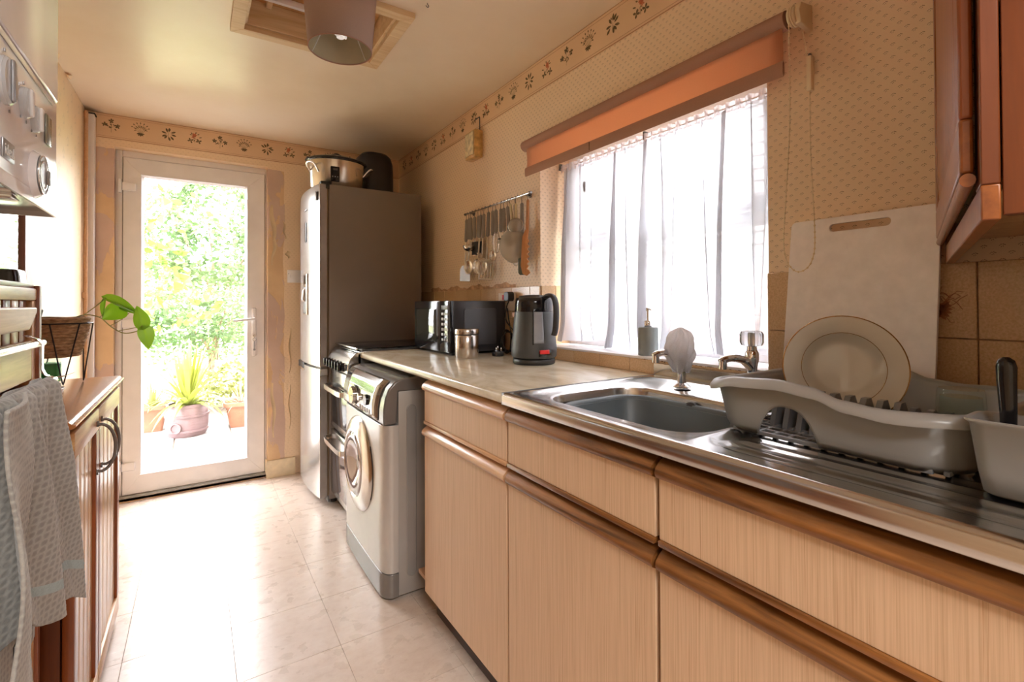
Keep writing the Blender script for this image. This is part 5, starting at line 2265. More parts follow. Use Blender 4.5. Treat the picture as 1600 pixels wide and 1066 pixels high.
# ------------------------------------------------------------------ pine wall cupboard, right foreground
t = thing('wall_cupboard', 'red-brown stained pine wall cupboard with raised panel door, top right', 'cupboard', (-.33, -3.5, 1.216))
CB = Vector((-.660, -3.417))
CA = Vector((-.010, -3.214))
cu1 = (CA-CB).normalized()
cn = Vector((-cu1.y, cu1.x))        # points into the room (+y)
ZC0, ZC1 = 1.216, 2.05


def cpt(s, d, z):
    p = CB+cu1*s+cn*d
    return (p.x, p.y, z)


def cbox(s0, s1, d0, d1, z0, z1):
    b = NB()
    L = [[cpt(s0, d0, z), cpt(s1, d0, z), cpt(s1, d1, z), cpt(s0, d1, z)] for z in (z0, z1)]
    loops(b, L, cap0=True, cap1=True)
    return b


W_ = (CA-CB).length
obj('bottom_rail', cbox(0, W_-.004, -.014, 0, ZC0, ZC0+.034), M['pine_red_x'], t, bev=.0015)
obj('near_stile', cbox(0, .045, -.014, 0, ZC0+.034, ZC1), M['pine_dark'], t, bev=.0015)  # darker pine on this stile, offsetting the fill lamp's light in the colour
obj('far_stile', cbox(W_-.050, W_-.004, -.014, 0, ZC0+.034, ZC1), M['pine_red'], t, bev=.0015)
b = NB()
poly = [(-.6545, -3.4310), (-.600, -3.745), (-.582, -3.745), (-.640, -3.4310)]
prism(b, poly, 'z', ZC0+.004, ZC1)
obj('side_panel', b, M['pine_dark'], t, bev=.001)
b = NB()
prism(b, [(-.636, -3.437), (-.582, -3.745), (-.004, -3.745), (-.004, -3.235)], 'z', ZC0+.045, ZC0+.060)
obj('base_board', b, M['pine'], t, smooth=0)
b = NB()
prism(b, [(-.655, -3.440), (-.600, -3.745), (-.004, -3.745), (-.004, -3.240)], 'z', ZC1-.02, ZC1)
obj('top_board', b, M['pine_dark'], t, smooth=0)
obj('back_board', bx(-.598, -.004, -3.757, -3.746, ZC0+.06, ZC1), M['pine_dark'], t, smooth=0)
# door standing proud of the frame
d0, d1 = .003, .014
ds0, ds1, dz0, dz1 = .016, W_-.012, ZC0+.050, ZC1-.01
dr = obj('door', cbox(ds0+.05, ds1-.05, d0, d1-.006, dz0+.05, dz1-.05), M['pine_red'], t, smooth=0)
obj('door_rail', cbox(ds0, ds1, d0, d1, dz0, dz0+.055), M['pine_red_x'], dr, bev=.003)
obj('door_rail', cbox(ds0, ds1, d0, d1, dz1-.055, dz1), M['pine_red_x'], dr, bev=.003)
obj('door_stile', cbox(ds0, ds0+.055, d0, d1, dz0+.055, dz1-.055), M['pine_red'], dr, bev=.003)
obj('door_stile', cbox(ds1-.055, ds1, d0, d1, dz0+.055, dz1-.055), M['pine_red'], dr, bev=.003)
b = NB()
loops(b, [[cpt(s, d, z) for s, z in rrect(ds0+q, ds1-q, dz0+q, dz1-q, .002, 1)] for q, d in ((.058, d1-.005), (.085, d1-.001), (.088, d1-.001))], cap1=True)
obj('raised_panel', b, M['pine_red'], dr, smooth=0)
# rounded finger moulding below the door
b = NB()
LL = []
for s in (ds0-.004, ds0, ds1, ds1+.002):
    LL.append([cpt(s, .008+.0062*math.cos(a), dz0-.0075+.0068*math.sin(a)) for a in [2*PI*i/14 for i in range(14)]])
loops(b, LL, cap0=True, cap1=True)
obj('finger_moulding', b, M['pine_red_x'], dr, smooth=60)

# ------------------------------------------------------------------ left side: pine sideboard
t = thing('sideboard', 'shallow pine sideboard with two boarded doors and curved handles along the left wall', 'sideboard', (-1.67, -1.67, 0))
sy0, sy1 = -2.062, -1.285
b = NB()
box(b, XL+.001, -1.548, sy0, sy0+.018, .0, .852)
obj('near_side', b, M['pine_dark'], t, smooth=0)
obj('far_side', bx(XL+.001, -1.548, sy1-.018, sy1, 0, .852), M['pine_dark'], t, smooth=0)
obj('back_panel', bx(XL+.001, XL+.008, sy0+.018, sy1-.018, .06, .852), M['pine_dark'], t, smooth=0)
obj('bottom_shelf', bx(XL+.008, -1.55, sy0+.018, sy1-.018, .05, .068), M['pine_dark'], t, smooth=0)
obj('plinth', bx(-1.575, -1.56, sy0+.018, sy1-.018, .0, .05), M['pine_top'], t, smooth=0)
b = NB()
sec = [(XL+.001, .853), (-1.530, .853), (-1.528, .858), (-1.520, .860), (-1.516, .864), (-1.516, .868), (-1.524, .8695), (-1.528, .8745), (-1.532, .876), (XL+.001, .876)]
prism(b, sec, 'y', -2.098, -1.235)
obj('top', b, M['pine_top'], t, smooth=30)
for (ya, yb, hy) in ((sy0+.004, -1.728, -1.765), (-1.722, sy1-.002, -1.690)):
    d = obj('door', bx(-1.545, -1.538, ya+.01, yb-.01, .05, .835), M['pine_dark'], t, smooth=0)
    obj('door_rail', bx(-1.546, -1.524, ya, yb, .780, .842, .003), M['pine_y'], d)
    obj('door_rail', bx(-1.546, -1.524, ya, yb, .035, .095, .003), M['pine_y'], d)
    obj('door_stile', bx(-1.546, -1.524, ya, ya+.045, .095, .780, .003), M['pine_red'], d)
    obj('door_stile', bx(-1.546, -1.524, yb-.045, yb, .095, .780, .003), M['pine_red'], d)
    n = 4
    w = (yb-ya-.09)/n
    for k in range(n):
        y = ya+.045+w*k
        obj('plank', bx(-1.540, -1.532, y+.0012, y+w-.0012, .095, .780, .0022, 2), M['pine'], d)
    b = NB()
    pts = [(-1.524, hy, .800)]+[(-1.524+.042*math.sin(a)**.8, hy, .735+.068*math.cos(a)) for a in [PI*i/16 for i in range(1, 16)]]+[(-1.524, hy, .670)]
    tube(b, pts, .0042, 10)
    cyl(b, (-1.524, hy, .803), (-1.519, hy, .803), .008, n=12)
    cyl(b, (-1.524, hy, .667), (-1.519, hy, .667), .008, n=12)
    obj('handle', b, M['grey_metal_dark'], d, smooth=60)
obj('hinge', bx(-1.552, -1.543, sy0-.002, sy0+.002, .56, .62, .001), M['badge'], t)

# ---- tall pine unit nearest the camera on the left
t = thing('pine_cabinet', 'tall pine cabinet with board front and slats at the left edge, towel hanging from it', 'cabinet', (-1.69, -2.45, 0))
py0, py1, pxf = -2.86, -2.108, -1.578
obj('carcass', bx(XL+.001, pxf-.018, py0, py1-.004, .0, 1.176), M['pine_dark'], t, smooth=0)
obj('corner_post', bx(pxf-.020, pxf+.006, py1-.020, py1, 0, 1.182, .002), M['pine_red'], t)
obj('corner_stile', bx(pxf-.020, pxf+.001, py1-.050, py1-.022, .02, 1.15, .002), M['pine'], t)
obj('top_cap', bx(XL+.001, pxf-.002, py0, py1-.022, 1.176, 1.186, .002), M['pine_red'], t)
obj('top_rail', bx(pxf-.018, pxf+.003, py0, py1-.022, 1.150, 1.176, .004), M['pine_y'], t)
for k in range(14):
    y = py1-.060-.050*k
    obj('slat', bx(pxf-.016, pxf-.006, y-.045, y-.002, 1.05, 1.151, .001), M['pine'] if k % 2 else M['pine_red'], t)
b = NB()
prism(b, [(py0, 1.136), (py1-.052, 1.136), (py1-.056, 1.122), (py1-.105, 1.090), (py0, 1.086)], 'x', pxf-.008, pxf+.010)
obj('shaped_board', b, M['pine_y'], t, bev=.004)
obj('lower_board', bx(pxf-.016, pxf+.002, py0, py1-.054, .985, 1.066, .003), M['pine_y'], t)
for k in range(5):
    y = py1-.060-.14*k
    obj('door_plank', bx(pxf-.016, pxf-.002, y-.136, y-.002, .09, .975, .003), M['pine'] if k % 2 else M['pine_red'], t)
obj('bottom_rail', bx(pxf-.018, pxf+.002, py0, py1-.052, .01, .085, .003), M['pine_y'], t)
# towel rail hooked over the board
t = thing('towel_rail', 'brushed steel over-door towel rail with hook strap on the pine cabinet', 'towel rail', (-1.55, -2.5, 1.06))
b = NB()
cyl(b, (-1.556, -2.84, 1.062), (-1.556, -2.182, 1.062), .0065, n=16)
obj('upper_bar', b, M['steel_bright'], t)
b = NB()
cyl(b, (-1.505, -2.84, 1.004), (-1.505, -2.36, 1.004), .0055, n=16)
obj('lower_bar', b, M['steel_bright'], t)
for y in (-2.225, -2.80):
    b = NB()
    pts = [(-1.5755, 1.08), (-1.556, 1.071), (-1.549, 1.062), (-1.549, 1.010), (-1.544, .998), (-1.532, .992), (-1.515, .994), (-1.500, 1.000)]
    LL = [[(x, y-.008, z), (x, y+.008, z), (x+.002, y+.008, z+.0014), (x+.002, y-.008, z+.0014)] for x, z in pts]
    loops(b, LL, cap0=True, cap1=True)
    obj('hook_strap', b, M['chrome'], t, smooth=50)
# grey waffle towel
t = thing('waffle_towel', 'grey waffle towel with pale blue band hanging at the left edge', 'towel', (-1.50, -2.5, 1.01))


def tw(u, v):
    # u along the bar (0 far), v down the front
    top = Vector((-1.505, -2.415-.36*u, 1.014))
    zb = .552+.15*min(1, u*1.3)+.012*math.sin(u*11)
    z = 1.014-(1.014-zb)*v
    yf = -2.415+.145*v**1.2
    y = yf+(-2.775-yf)*u
    x = -1.494+.010*math.sin(u*17+1.2)*min(1, v*3)+.006*math.sin(u*31+v*3)+.010*v*(1-u)
    if v < .06:
        a = v/.06*PI/2
        x = -1.505+(x+1.505)*math.sin(a)
        z = 1.014-.016*(1-math.cos(a))
    x += .0007*math.sin(z*2*PI/.014)*math.sin(y*2*PI/.012)
    return (x, y, z)


obj('front_layer', grid(NB(), tw, 180, 200, mi=lambda u, v: 1 if .80+.03*u < v < .845+.03*u and u < .75 else 0), [M['towel'], M['towel_band']], t, smooth=80, solid=.003)


def tw2(u, v):
    y = -2.39-.40*u
    z = 1.012-(.45+.04*math.sin(u*6))*v
    x = -1.517-.004*math.sin(u*19)-.008*v
    return (x, y, z)


obj('back_layer', grid(NB(), tw2, 60, 60), M['towel'], t, smooth=80, solid=.003)
# nearer fold of the same towel with its purple-shaded selvedge
def tw3(u, v):
    y = -2.630-.16*u
    z = 1.02-(.50-.02*u)*v
    x = -1.474-.012*math.cos(u*PI)+.006*math.sin(v*9+u*4)
    return (x+.0006*math.sin(z*2*PI/.014)*math.sin(y*2*PI/.012), y+.018*math.sin(v*3), z)
obj('side_fold', grid(NB(), tw3, 60, 160), M['towel'], t, smooth=80, solid=.004)
obj('care_label', bx(-1.500, -1.4985, -2.615, -2.590, .645, .665), M['dark_print'], t)

# ---- things on the sideboard
t = thing('black_case', 'tall glossy black case standing behind the pine cabinet post on the sideboard', 'case', (-1.66, -2.0, .877))
b = NB()
b1 = [[(x+dx, y, z) for x, y in rrect(-1.715, -1.628, -2.035, -1.955, .012, 5)] for z, dx in ((.877, .034), (1.215, .0), (1.222, -.002))]
loops(b, b1, cap0=True, cap1=True)
obj('body', b, M['black_gloss'], t, smooth=40)
bc = thing('seagrass_basket', 'round brown seagrass plant basket on a black wire stand on the sideboard', 'basket', (-1.690, -1.368, .877))
c = (-1.690, -1.368)
NR = 12
obj('liner', lathe(NB(), [(0, .985), (.066, .985), (.088, 1.098), (.084, 1.098), (.062, .99), (0, .99)], 36, (c[0], c[1], 0)), M['soil'], bc)
for k in range(NR):
    z = .975+.0108*k
    r = .066+.0255*math.sin(k/(NR-1)*1.35)
    b = NB()
    pts = [(c[0]+(r+.0012*math.sin(i*1.7+k))*math.cos(a), c[1]+(r+.0012*math.sin(i*1.7+k))*math.sin(a), z+.0012*math.sin(i*.9+k*2)) for i, a in enumerate([2*PI*j/40 for j in range(40)])]
    tube(b, pts, .0066, 8, closed=True)
    obj('coil', b, M['seagrass'], bc, smooth=80)
obj('basket_base', lathe(NB(), [(0, .968), (.064, .968), (.068, .975), (0, .976)], 36, (c[0], c[1], 0)), M['seagrass'], bc)
st = thing('plant_stand', 'black wire stand with hairpin legs holding the seagrass basket', 'stand', (-1.690, -1.368, .877))
b = NB()
tube(b, [(c[0]+.1015*math.cos(a), c[1]+.1015*math.sin(a), 1.080) for a in [2*PI*j/48 for j in range(48)]], .0022, 8, closed=True)
obj('ring', b, M['wire'], st)
for a0 in (-75, 15, 105, 195) if False else (-62, 28, 118, 208):
    b = NB()
    P0 = Vector((c[0]+.1015*math.cos(R(a0-22)), c[1]+.1015*math.sin(R(a0-22)), 1.080))
    P1 = Vector((c[0]+.1015*math.cos(R(a0+22)), c[1]+.1015*math.sin(R(a0+22)), 1.080))
    Fp = Vector((c[0]+.082*math.cos(R(a0)), c[1]+.082*math.sin(R(a0)), .8795))
    q0 = Fp+(P0-Fp)*.06
    q1 = Fp+(P1-Fp)*.06
    q0.z = q1.z = .889
    tube(b, [P0, q0+(P0-q0)*.3, q0, Fp, q1, q1+(P1-q1)*.3, P1], .0021, 7)
    obj('hairpin_leg', b, M['wire'], st)
t = thing('tealight_cup', 'small dark cup with white rim sitting in the basket edge', 'cup', (-1.722, -1.430, 1.100))
b = NB()
lathe(b, [(0, 1.099), (.015, 1.099), (.021, 1.124), (.019, 1.124), (.014, 1.104), (0, 1.104)], 28, (-1.722, -1.430, 0))
obj('cup', b, M['dark_grey'], t)
b = NB()
lathe(b, [(.0185, 1.124), (.0215, 1.124), (.0215, 1.127), (.0185, 1.127)], 28, (-1.722, -1.430, 0))
obj('rim', b, M['white_print'], t)

# trailing pothos reaching out of the basket
po = thing('pothos', 'trailing pothos stems with bright green heart-shaped leaves reaching out of the basket', 'plant', (-1.62, -1.38, 1.09))


def heart(base, tip, normal, width, cup=.25, curl=.15):
    base, tip = Vector(base), Vector(tip)
    d = tip-base
    L = d.length
    d.normalize()
    n = Vector(normal)
    n = (n-d*n.dot(d)).normalized()
    s = d.cross(n)

    def fn(u, v):
        # v along the leaf, u across -1..1
        a = (u-.5)*2
        w = width*.5*(math.sin(PI*min(1, v**.62))**.8 if 0 < v < 1 else 0)*(1-.10*v)
        back = -.10*L*abs(a)*(1-v)**3*1.3
        p = base+d*(L*v+back)+s*(a*w)+n*(abs(a)*w*cup-curl*L*(v-.45)**2)
        return p
    return grid(NB(), fn, 10, 16)


for bs, tp, nr, w in (((-1.551, -1.385, 1.166), (-1.462, -1.375, 1.112), (.35, -.45, .85), .050),
                      ((-1.508, -1.370, 1.126), (-1.560, -1.395, 1.092), (.2, -.9, .45), .052),
                      ((-1.556, -1.380, 1.160), (-1.560, -1.390, 1.095), (-.8, -.6, .2), .022),
                      ((-1.512, -1.375, 1.130), (-1.468, -1.375, 1.108), (.1, -.5, .8), .022),
                      ((-1.450, -1.385, 1.060), (-1.466, -1.380, 1.138), (.5, -.85, .1), .042),
                      ((-1.446, -1.380, 1.060), (-1.431, -1.385, .980), (.35, -.9, .1), .040)):
    obj('leaf', heart(bs, tp, nr, w*1.35), M['pothos'], po, smooth=80)
for pts, r_ in (([(-1.66, -1.37, 1.085), (-1.610, -1.38, 1.107), (-1.568, -1.385, 1.098), (-1.541, -1.38, 1.068), (-1.517, -1.38, 1.048), (-1.495, -1.38, 1.040), (-1.465, -1.38, 1.047), (-1.447, -1.38, 1.060)], .0019),
                ([(-1.61, -1.38, 1.107), (-1.58, -1.38, 1.135), (-1.551, -1.385, 1.166)], .0016),
                ([(-1.568, -1.385, 1.098), (-1.555, -1.38, 1.115), (-1.543, -1.38, 1.130)], .0013),
                ([(-1.541, -1.38, 1.068), (-1.515, -1.38, 1.085), (-1.488, -1.378, 1.112)], .0013),
                ([(-1.517, -1.38, 1.050), (-1.485, -1.38, 1.056), (-1.450, -1.385, 1.064)], .0013)):
    b = NB()
    tube(b, bezier(pts, 6), r_, 7)
    obj('stem', b, M['stem'], po)

t = thing('green_candle', 'bright green candle in a clear glass jar under the hanging basket on the sideboard', 'candle', (-1.712, -1.335, .877))
c = (-1.712, -1.335, .877)
b = NB()
lathe(b, [(0, 0), (.036, 0), (.039, .004), (.041, .085), (.0395, .085), (.0375, .006), (0, .006)], 40, c)
obj('glass_jar', b, M['clear'], t, smooth=50)
b = NB()
lathe(b, [(0, .0065), (.0368, .0065), (.0385, .066), (.036, .068), (0, .067)], 40, c)
cd = obj('wax', b, M['candle'], t, smooth=50)
b = NB()
cyl(b, (c[0], c[1], c[2]+.066), (c[0]+.001, c[1], c[2]+.074), .001, n=6)
obj('wick', b, M['dark_print'], cd)
b = NB()
lathe(b, [(0, 0), (.012, 0)], 20, (c[0]-.022, c[1]-.0345, c[2]+.034), axis=(-.45, -.9, 0))
obj('jar_print', b, M['yellow'], t)
t = thing('ceramic_bowl', 'small pinkish-grey ceramic bowl on the sideboard beside the towel', 'bowl', (-1.622, -1.93, .877))
b = NB()
c = (-1.624, -1.93, .877)
lathe(b, [(0, 0), (.028, 0), (.030, .004), (.050, .030), (.060, .056), (.058, .057), (.047, .032), (.027, .008), (0, .007)], 44, c)
obj('bowl', b, M['pink_ceramic'], t, smooth=60)

# ---- mirror on the left wall
t = thing('framed_mirror', 'mirror in thin red-brown wooden frame on the left wall below the boiler', 'mirror', (XL+.002, -1.48, 1.05))
my0, my1, mz0, mz1 = -1.78, -1.192, 1.05, 1.72
for nm, a in (('frame_side', (my0, my0+.022, mz0, mz1)), ('frame_side', (my1-.022, my1, mz0, mz1)), ('frame_rail', (my0+.022, my1-.022, mz0, mz0+.022)), ('frame_rail', (my0+.022, my1-.022, mz1-.022, mz1))):
    obj(nm, bx(XL+.002, XL+.020, *a, .003), M['mirror_frame'], t)
obj('mirror_glass', bx(XL+.002, XL+.010, my0+.022, my1-.022, mz0+.022, mz1-.022), M['mirror'], t, smooth=0)

# ---- wall hung boiler
t = thing('boiler', 'white wall-hung gas boiler with control knobs and round gauge, top left', 'boiler', (-1.655, -2.58, 1.30))
by0, by1, bxf = -2.80, -2.362, -1.500
b = NB()
prism(b, [(XL+.001, by0), (bxf-.012, by0), (bxf-.003, by0+.003), (bxf, by0+.012), (bxf, by1-.012), (bxf-.003, by1-.003), (bxf-.012, by1), (XL+.001, by1)], 'z', 1.508, 2.02)
obj('casing', b, M['white_gloss'], t, smooth=50, bev=.002)
b = NB()
prism(b, [(XL+.03, by0+.001), (bxf-.010, by0+.001), (bxf-.001, by0+.012), (bxf-.001, by1-.012), (bxf-.010, by1-.001), (XL+.03, by1-.001)], 'z', 1.318, 1.505)
cf = obj('control_fascia', b, M['white_gloss'], t, smooth=50, bev=.003)
b = NB()
for a in ((XL+.02, bxf-.001, by1-.004, by1-.001), (bxf-.005, bxf-.001, by0+.002, by1-.004), (XL+.02, bxf-.005, by0+.002, by0+.005)):
    box(b, a[0], a[1], a[2], a[3], 1.300, 1.319, .0005, 1)
obj('bottom_skirt', b, M['white_gloss'], t)
obj('steel_underside', bx(XL+.02, bxf-.006, by0+.006, by1-.005, 1.309, 1.317), M['steel_bright'], t, smooth=0)
obj('underside_rib', bx(XL+.03, bxf-.02, -2.54, -2.50, 1.302, 1.310, .003), M['steel_bright'], t)
for x, y, r_, l in ((-1.60, -2.44, .014, .045), (-1.64, -2.52, .011, .06), (-1.68, -2.60, .014, .05), (-1.66, -2.43, .009, .04)):
    b = NB()
    cyl(b, (x, y, 1.309), (x, y, 1.309-l), r_, n=16)
    cyl(b, (x, y, 1.309-l*.5), (x, y, 1.309-l*.5-.012), r_*1.4, n=6)
    obj('pipe_connector', b, M['steel_bright'], t)
for (y, z, r_) in ((-2.662, 1.437, .031), (-2.578, 1.437, .022), (-2.524, 1.430, .020)):
    b = NB()
    cyl(b, (bxf-.001, y, z), (bxf+.004, y, z), r_*1.02, n=32)
    cyl(b, (bxf+.004, y, z), (bxf+.007, y, z), r_, r_*.92, n=32)
    k_ = obj('control_knob', b, simple('translucent_white_knob', (.62, .66, .70, 1), .15) if 'translucent_white_knob' not in bpy.data.materials else bpy.data.materials['translucent_white_knob'], cf)
    b = NB()
    prism(b, [(y-.004, z-r_*.9), (y+.004, z-r_*.9), (y+.006, z+r_*.9), (y-.006, z+r_*.9)], 'x', bxf+.006, bxf+.011)
    obj('knob_grip', b, M['badge'] if r_ > .03 else M['white_print'], k_, bev=.002)
    b = NB()
    for q in range(7):
        a = R(-60+q*50)
        box(b, bxf-.0005, bxf+.0006, y+math.cos(a)*r_*1.3-.002, y+math.cos(a)*r_*1.3+.002, z+math.sin(a)*r_*1.3-.002, z+math.sin(a)*r_*1.3+.002)
    obj('scale_print', b, M['badge'], cf, smooth=0, kind='stuff')
obj('display_window', bx(bxf-.001, bxf+.002, -2.458, -2.424, 1.412, 1.462, .002), simple('olive_display', (.30, .29, .22, 1), .2), cf)
b = NB()
cyl(b, (bxf-.001, -2.515, 1.345), (bxf+.0075, -2.515, 1.345), .037, .032, n=44)
g_ = obj('round_gauge', b, M['white_gloss'], cf)
b = NB()
cyl(b, (bxf+.008, -2.515, 1.345), (bxf+.0095, -2.515, 1.345), .030, n=44)
obj('gauge_face', b, M['badge'], g_)
b = NB()
for rr_ in (.030, .022):
    lathe(b, [(rr_-.001, .009), (rr_-.001, .0105), (rr_+.001, .0105), (rr_+.001, .009)], 44, (bxf, -2.515, 1.345), axis=(1, 0, 0))
obj('gauge_ring', b, M['chrome'], g_)
obj('gauge_block', bx(bxf+.0095, bxf+.012, -2.497, -2.481, 1.335, 1.358, .001), simple('olive_block', (.30, .26, .24, 1), .4), g_)
bd = obj('badge', bx(bxf-.001, bxf+.0015, -2.672, -2.624, 1.334, 1.360, .0012), M['badge'], cf)
mw = Matrix(((0, 0, 1, bxf+.0016), (1, 0, 0, -2.648), (0, 1, 0, 1.346), (0, 0, 0, 1)))
textobj('badge_lettering', 'ideal', M['white_print'], bd, .021, mw)
obj('seam_line', bx(bxf-.0008, bxf+.0003, by0, by1-.05, 1.490, 1.4912), M['badge'], cf, smooth=0)

# ------------------------------------------------------------------ ceiling pendant
t = thing('pendant_lamp', 'taupe fabric drum lampshade hanging from the ceiling with white spiral bulb', 'lamp', (-.888, -1.905, H))
lc = (-.888, -1.905)
b = NB()
lathe(b, [(.100, 1.985), (.1185, 2.205)], 64, (lc[0], lc[1], 0))
obj('shade', b, M['shade'], t, smooth=80, solid=.0015)
b = NB()
lathe(b, [(.0985, 1.988), (.1170, 2.203)], 64, (lc[0], lc[1], 0))
obj('shade_lining', b, M['shade_in'], t, smooth=80)
for r_, z in ((.100, 1.985), (.1185, 2.205)):
    b = NB()
    tube(b, [(lc[0]+r_*math.cos(a), lc[1]+r_*math.sin(a), z) for a in [2*PI*j/64 for j in range(64)]], .0016, 8, closed=True)
    obj('shade_hem', b, M['blind_dark'], t)
for k in range(3):
    a = R(20+120*k)
    b = NB()
    tube(b, [(lc[0]+.018*math.cos(a), lc[1]+.018*math.sin(a), 2.14), (lc[0]+.0985*math.cos(a), lc[1]+.0985*math.sin(a), 1.99)], .0014, 6)
    obj('spider_arm', b, M['white_print'], t)
b = NB()
cyl(b, (lc[0], lc[1], 2.09), (lc[0], lc[1], 2.17), .018, n=20)
obj('lampholder', b, M['white_upvc'], t)
cyl_ = NB()
cyl(cyl_, (lc[0], lc[1], 2.17), (lc[0], lc[1], H-.018), .003, n=8)
obj('cord', cyl_, M['white_upvc'], t)
b = NB()
lathe(b, [(0, H-.026), (.02, H-.026), (.040, H-.008), (.042, H), (0, H)], 32, (lc[0], lc[1], 0))
obj('ceiling_rose', b, M['white_upvc'], t)
b = NB()
pts = []
for i in range(73):
    q = i/72
    a = q*6*PI
    pts.append((lc[0]+.016*math.cos(a), lc[1]+.016*math.sin(a), 2.085-.055*q))
tube(b, pts, .0050, 8)
lathe(b, [(0, 2.022), (.012, 2.026), (.014, 2.034), (0, 2.036)], 16, (lc[0], lc[1], 0))
cyl(b, (lc[0], lc[1], 2.08), (lc[0], lc[1], 2.095), .017, n=18)
obj('spiral_bulb', b, M['bulb'], t)
t = thing('ceiling_hook', 'small dark screw hook in the ceiling right of the loft hatch', 'hook', (-.586, -1.926, H))
b = NB()
tube(b, [(-.586, -1.926, H)]+[(-.586+.005*math.cos(a), -1.926, H-.010+.005*math.sin(a)) for a in [R(q) for q in range(90, -181, -30)]], .0014, 6)
obj('hook', b, M['dark_print'], t)

# ------------------------------------------------------------------ garden
GZ = -.12
struct('ground', bx(-14, 12, .20, 40, GZ-.08, GZ-.03), M['soil'], smooth=0)
pat = struct('patio', bx(-5, 3, .2, 3.0, GZ-.03, GZ-.006), M['soil'], smooth=0)
rnd = random.Random(31)
for i in range(-6, 5):
    for j in range(0, 6):
        x0 = -1.46+.46*i+(.0 if j % 2 == 0 else .0)
        y0 = .22+.46*j
        s = obj('paving_slab', bx(x0+.006, x0+.454, y0+.006, y0+.454, GZ-.04, GZ+rnd.uniform(-.003, .003), .004, 1), M['paving'], pat)
lw = struct('lawn', bx(-12, 10, 3.6, 30, GZ-.03, GZ-.004), M['lawn'], smooth=0)
b = NB()
for _ in range(9000):
    x, y = rnd.uniform(-4.5, 2.5), 3.6+rnd.random()**1.6*9
    h = rnd.uniform(.02, .06)
    a = rnd.uniform(0, PI)
    dx, dy = math.cos(a)*.006, math.sin(a)*.006
    b.faces.new([b.verts.new(p) for p in ((x-dx, y-dy, GZ-.01), (x+dx, y+dy, GZ-.01), (x+rnd.uniform(-.02, .02), y+rnd.uniform(-.02, .02), GZ+h))])
obj('grass_blades', b, M['leaf_b'], lw, smooth=0, kind='stuff')


def leaf_cloud(nm, mat, par, centre, rad, n, size, seed, droop=.5, hollow=.55):
    rn = random.Random(seed)
    b = NB()
    cx, cy, cz = centre
    for _ in range(n):
        while True:
            v = Vector((rn.uniform(-1, 1), rn.uniform(-1, 1), rn.uniform(-1, 1)))
            if hollow < v.length < 1:
                break
        bumpy = 1+.22*math.sin(v.x*7+seed)+.18*math.sin(v.z*9+seed*2)
        p = Vector((cx+v.x*rad[0]*bumpy, cy+v.y*rad[1], cz+v.z*rad[2]*bumpy))
        if p.z < GZ+.02:
            continue
        s = size*rn.uniform(.6, 1.25)
        e = Euler((rn.uniform(-1, 1)*1.1+droop, rn.uniform(-1, 1)*1.1, rn.uniform(0, 6.28)))
        m_ = e.to_matrix()
        pl_ = [(0, 0, 0), (.32*s, .35*s, .05*s), (.25*s, .7*s, .04*s), (0, s, -.08*s), (-.25*s, .7*s, .04*s), (-.32*s, .35*s, .05*s)]
        b.faces.new([b.verts.new(p+m_ @ Vector(q)) for q in pl_])
    return obj(nm, b, mat, par, smooth=0, kind='stuff')


def shrub(nm, label, cat, centre, rad, n, size, mat, seed, trunk=True, **k):
    t = thing(nm, label, cat, (centre[0], centre[1], GZ), group=k.pop('group', None))
    leaf_cloud('foliage', mat, t, centre, rad, n, size, seed, **k)
    if trunk:
        for q in range(3):
            b = NB()
            a = q*2.1+seed
            tube(b, bezier([(centre[0]+.04*math.cos(a), centre[1]+.04*math.sin(a), GZ-.03), (centre[0]+.1*math.cos(a), centre[1]+.1*math.sin(a), centre[2]*.5),
                            (centre[0]+rad[0]*.5*math.cos(a), centre[1]+rad[1]*.5*math.sin(a), centre[2]+rad[2]*.3)], 5), [.03]*6+[.018]*5, 7)
            obj('branch', b, M['bark'], t)
    return t


shrub('broadleaf_shrub', 'tall broadleaf shrub with large bright leaves at the left of the door glass', 'shrub', (-2.35, 3.25, 1.55), (.98, .55, 1.25), 1500, .13, M['leaf_a'], 2, droop=.9, hollow=.3)
shrub('fern_shrub', 'dense darker green shrub at mid height behind the lawn edge', 'shrub', (-1.05, 7.2, .85), (1.5, .7, .75), 5200, .085, M['leaf_b'], 5, hollow=.4)
shrub('garden_tree', 'pale green leafy tree behind the garden, right part of the door glass', 'tree', (-.9, 9.5, 2.6), (2.3, 1.1, 1.75), 7000, .13, M['leaf_b'], 8, hollow=.4)
shrub('garden_hedge', 'long loose hedge at the far end of the garden', 'hedge', (-1.6, 12.5, 1.2), (6.5, .8, 1.6), 9000, .16, M['leaf_b'], 11, trunk=False, hollow=.2)
shrub('low_shrub', 'low shrub with yellow-green leaves behind the barrel planter', 'shrub', (-.95, 3.5, .12), (.55, .35, .30), 1100, .07, M['leaf_c'], 14, trunk=False, hollow=.2)

# barrel planter
t = thing('barrel_planter', 'maroon plastic half-barrel planter with round boss on the patio', 'planter', (-1.365, 2.13, GZ))
c = (-1.365, 2.13, GZ)
b = NB()
lathe(b, [(0, 0), (.150, 0), (.168, .03), (.178, .10), (.180, .16), (.176, .23), (.160, .305), (.150, .305), (.150, .27), (0, .27)], 44, c)
obj('tub', b, M['barrel'], t, smooth=50)
for z, r_ in ((.06, .1735), (.20, .180), (.29, .165)):
    b = NB()
    lathe(b, [(r_, z-.012), (r_+.006, z-.010), (r_+.006, z+.010), (r_-.002, z+.012)], 44, c)
    obj('hoop', b, M['barrel'], t, smooth=50)
b = NB()
lathe(b, [(.0, .004), (.036, .004), (.040, .014), (.048, .014), (.050, .0)], 28, (c[0]-.085, c[1]-.158, c[2]+.10), axis=(-.45, -.88, 0))
obj('round_boss', b, M['barrel'], t, smooth=50)
obj('soil', lathe(NB(), [(0, .272), (.149, .272)], 30, c), M['soil'], t)


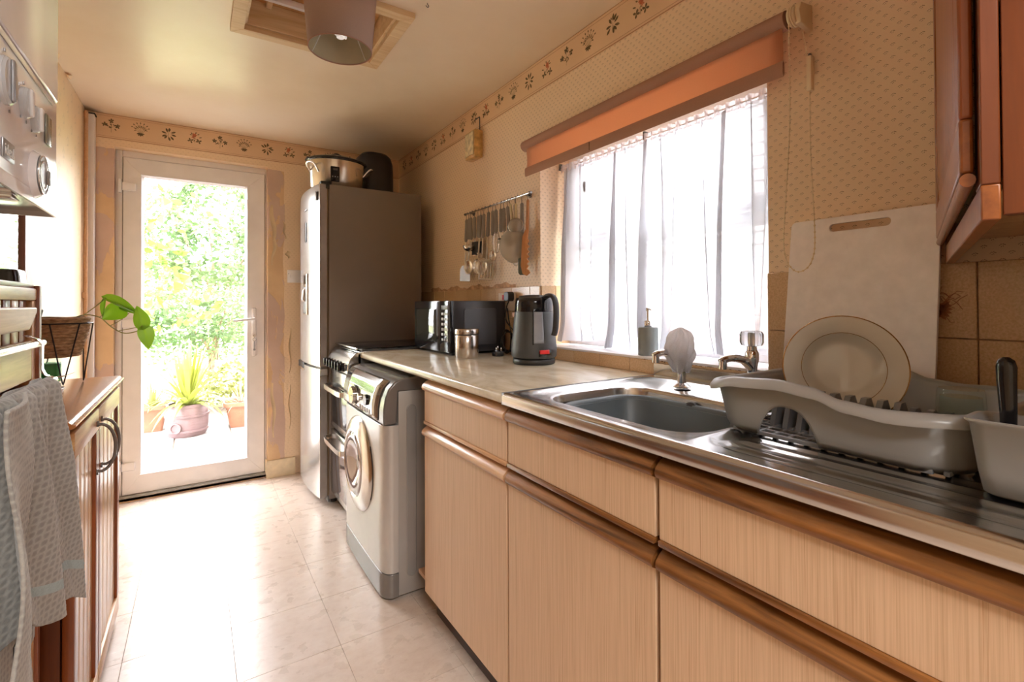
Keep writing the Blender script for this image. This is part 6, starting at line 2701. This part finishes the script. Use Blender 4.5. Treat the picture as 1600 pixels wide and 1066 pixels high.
def spiky(nm, label, c, n, L, mat, seed, wid=.018, up=.8):
    rn = random.Random(seed)
    t = thing(nm, label, 'plant', c)
    for k in range(n):
        az = rn.uniform(0, 2*PI)
        el = rn.uniform(.15, 1.0)**.8*up
        ln = L*rn.uniform(.7, 1.15)
        dirh = Vector((math.cos(az), math.sin(az), 0))
        side = Vector((-math.sin(az), math.cos(az), 0))
        def fn(u, v, az=az, el=el, ln=ln, dirh=dirh, side=side):
            out = ln*(1-el*.85)*v
            z = ln*(el*1.0*v-(1-el)*.85*v*v)
            w = wid*(1-v**2.2)*(.6+.8*min(1, v*5))*.5
            return Vector(c)+dirh*(out+.01)+Vector((0, 0, z))+side*((u-.5)*2*w)+Vector((0, 0, abs(u-.5)*w*.6))
        obj('leaf', grid(NB(), fn, 2, 8), mat, t, smooth=80)
    return t


spiky('spiky_plant', 'spiky yellow-green cordyline with drooping straps growing in the barrel planter', (-1.36, 2.11, GZ+.28), 70, .72, M['leaf_d'], 3, .034, 1.0)
for nm, lb, x, y, w in (('terracotta_pot', 'terracotta pot at the left, partly behind the barrel planter', -1.66, 2.52, .13),
                        ('terracotta_pot', 'square-shouldered terracotta pot at the right edge of the door glass', -.90, 2.27, .15)):
    t = thing(nm, lb, 'pot', (x, y, GZ))
    b = NB()
    LL = [[(x+p*q, y+r_*q, GZ+z) for p, r_ in rrect(-1, 1, -1, 1, .3, 4)] for q, z in ((w*.66, 0), (w*.95, .22), (w*1.06, .22), (w*1.08, .26), (w*.98, .26), (w*.92, .21))]
    loops(b, LL, cap0=True, cap1=True)
    obj('pot', b, M['terracotta'], t, smooth=40)
spiky('grassy_plant', 'wispy pinkish grass growing in the right terracotta pot', (-.90, 2.27, GZ+.22), 40, .36, M['leaf_pink'], 9, .010, 1.0)
spiky('strap_plant', 'pale strap-leaved plant growing in the left terracotta pot', (-1.66, 2.52, GZ+.22), 30, .42, M['leaf_c'], 17, .020, .9)

# neighbouring house across the side passage, seen faintly through the net curtain
NX = 2.6
M['boarding'] = simple('grey_painted_boards', (.16, .16, .17, 1), .7)
bw = struct('wall_neighbour', bx(NX+.03, NX+.25, -7.5, 3.0, GZ, 3.0), M['mortar'], smooth=0)
b = NB()
for r_ in range(20):
    for k in range(46):
        y0 = -7.5+.228*k+(.114 if r_ % 2 else 0)
        box(b, NX+.012, NX+.035, y0+.006, y0+.222, GZ+.077*r_+.005, GZ+.077*r_+.07)
obj('brick_course', b, M['brick'], bw, smooth=0, kind='stuff')
for k in range(15):
    z = GZ+.077*20+.105*k
    b = NB()
    prism(b, [(NX+.035, z), (NX+.004, z), (NX+.022, z+.110), (NX+.035, z+.110)], 'y', -7.5, 3.0)
    obj('weatherboard', b, M['boarding'], bw, smooth=0)
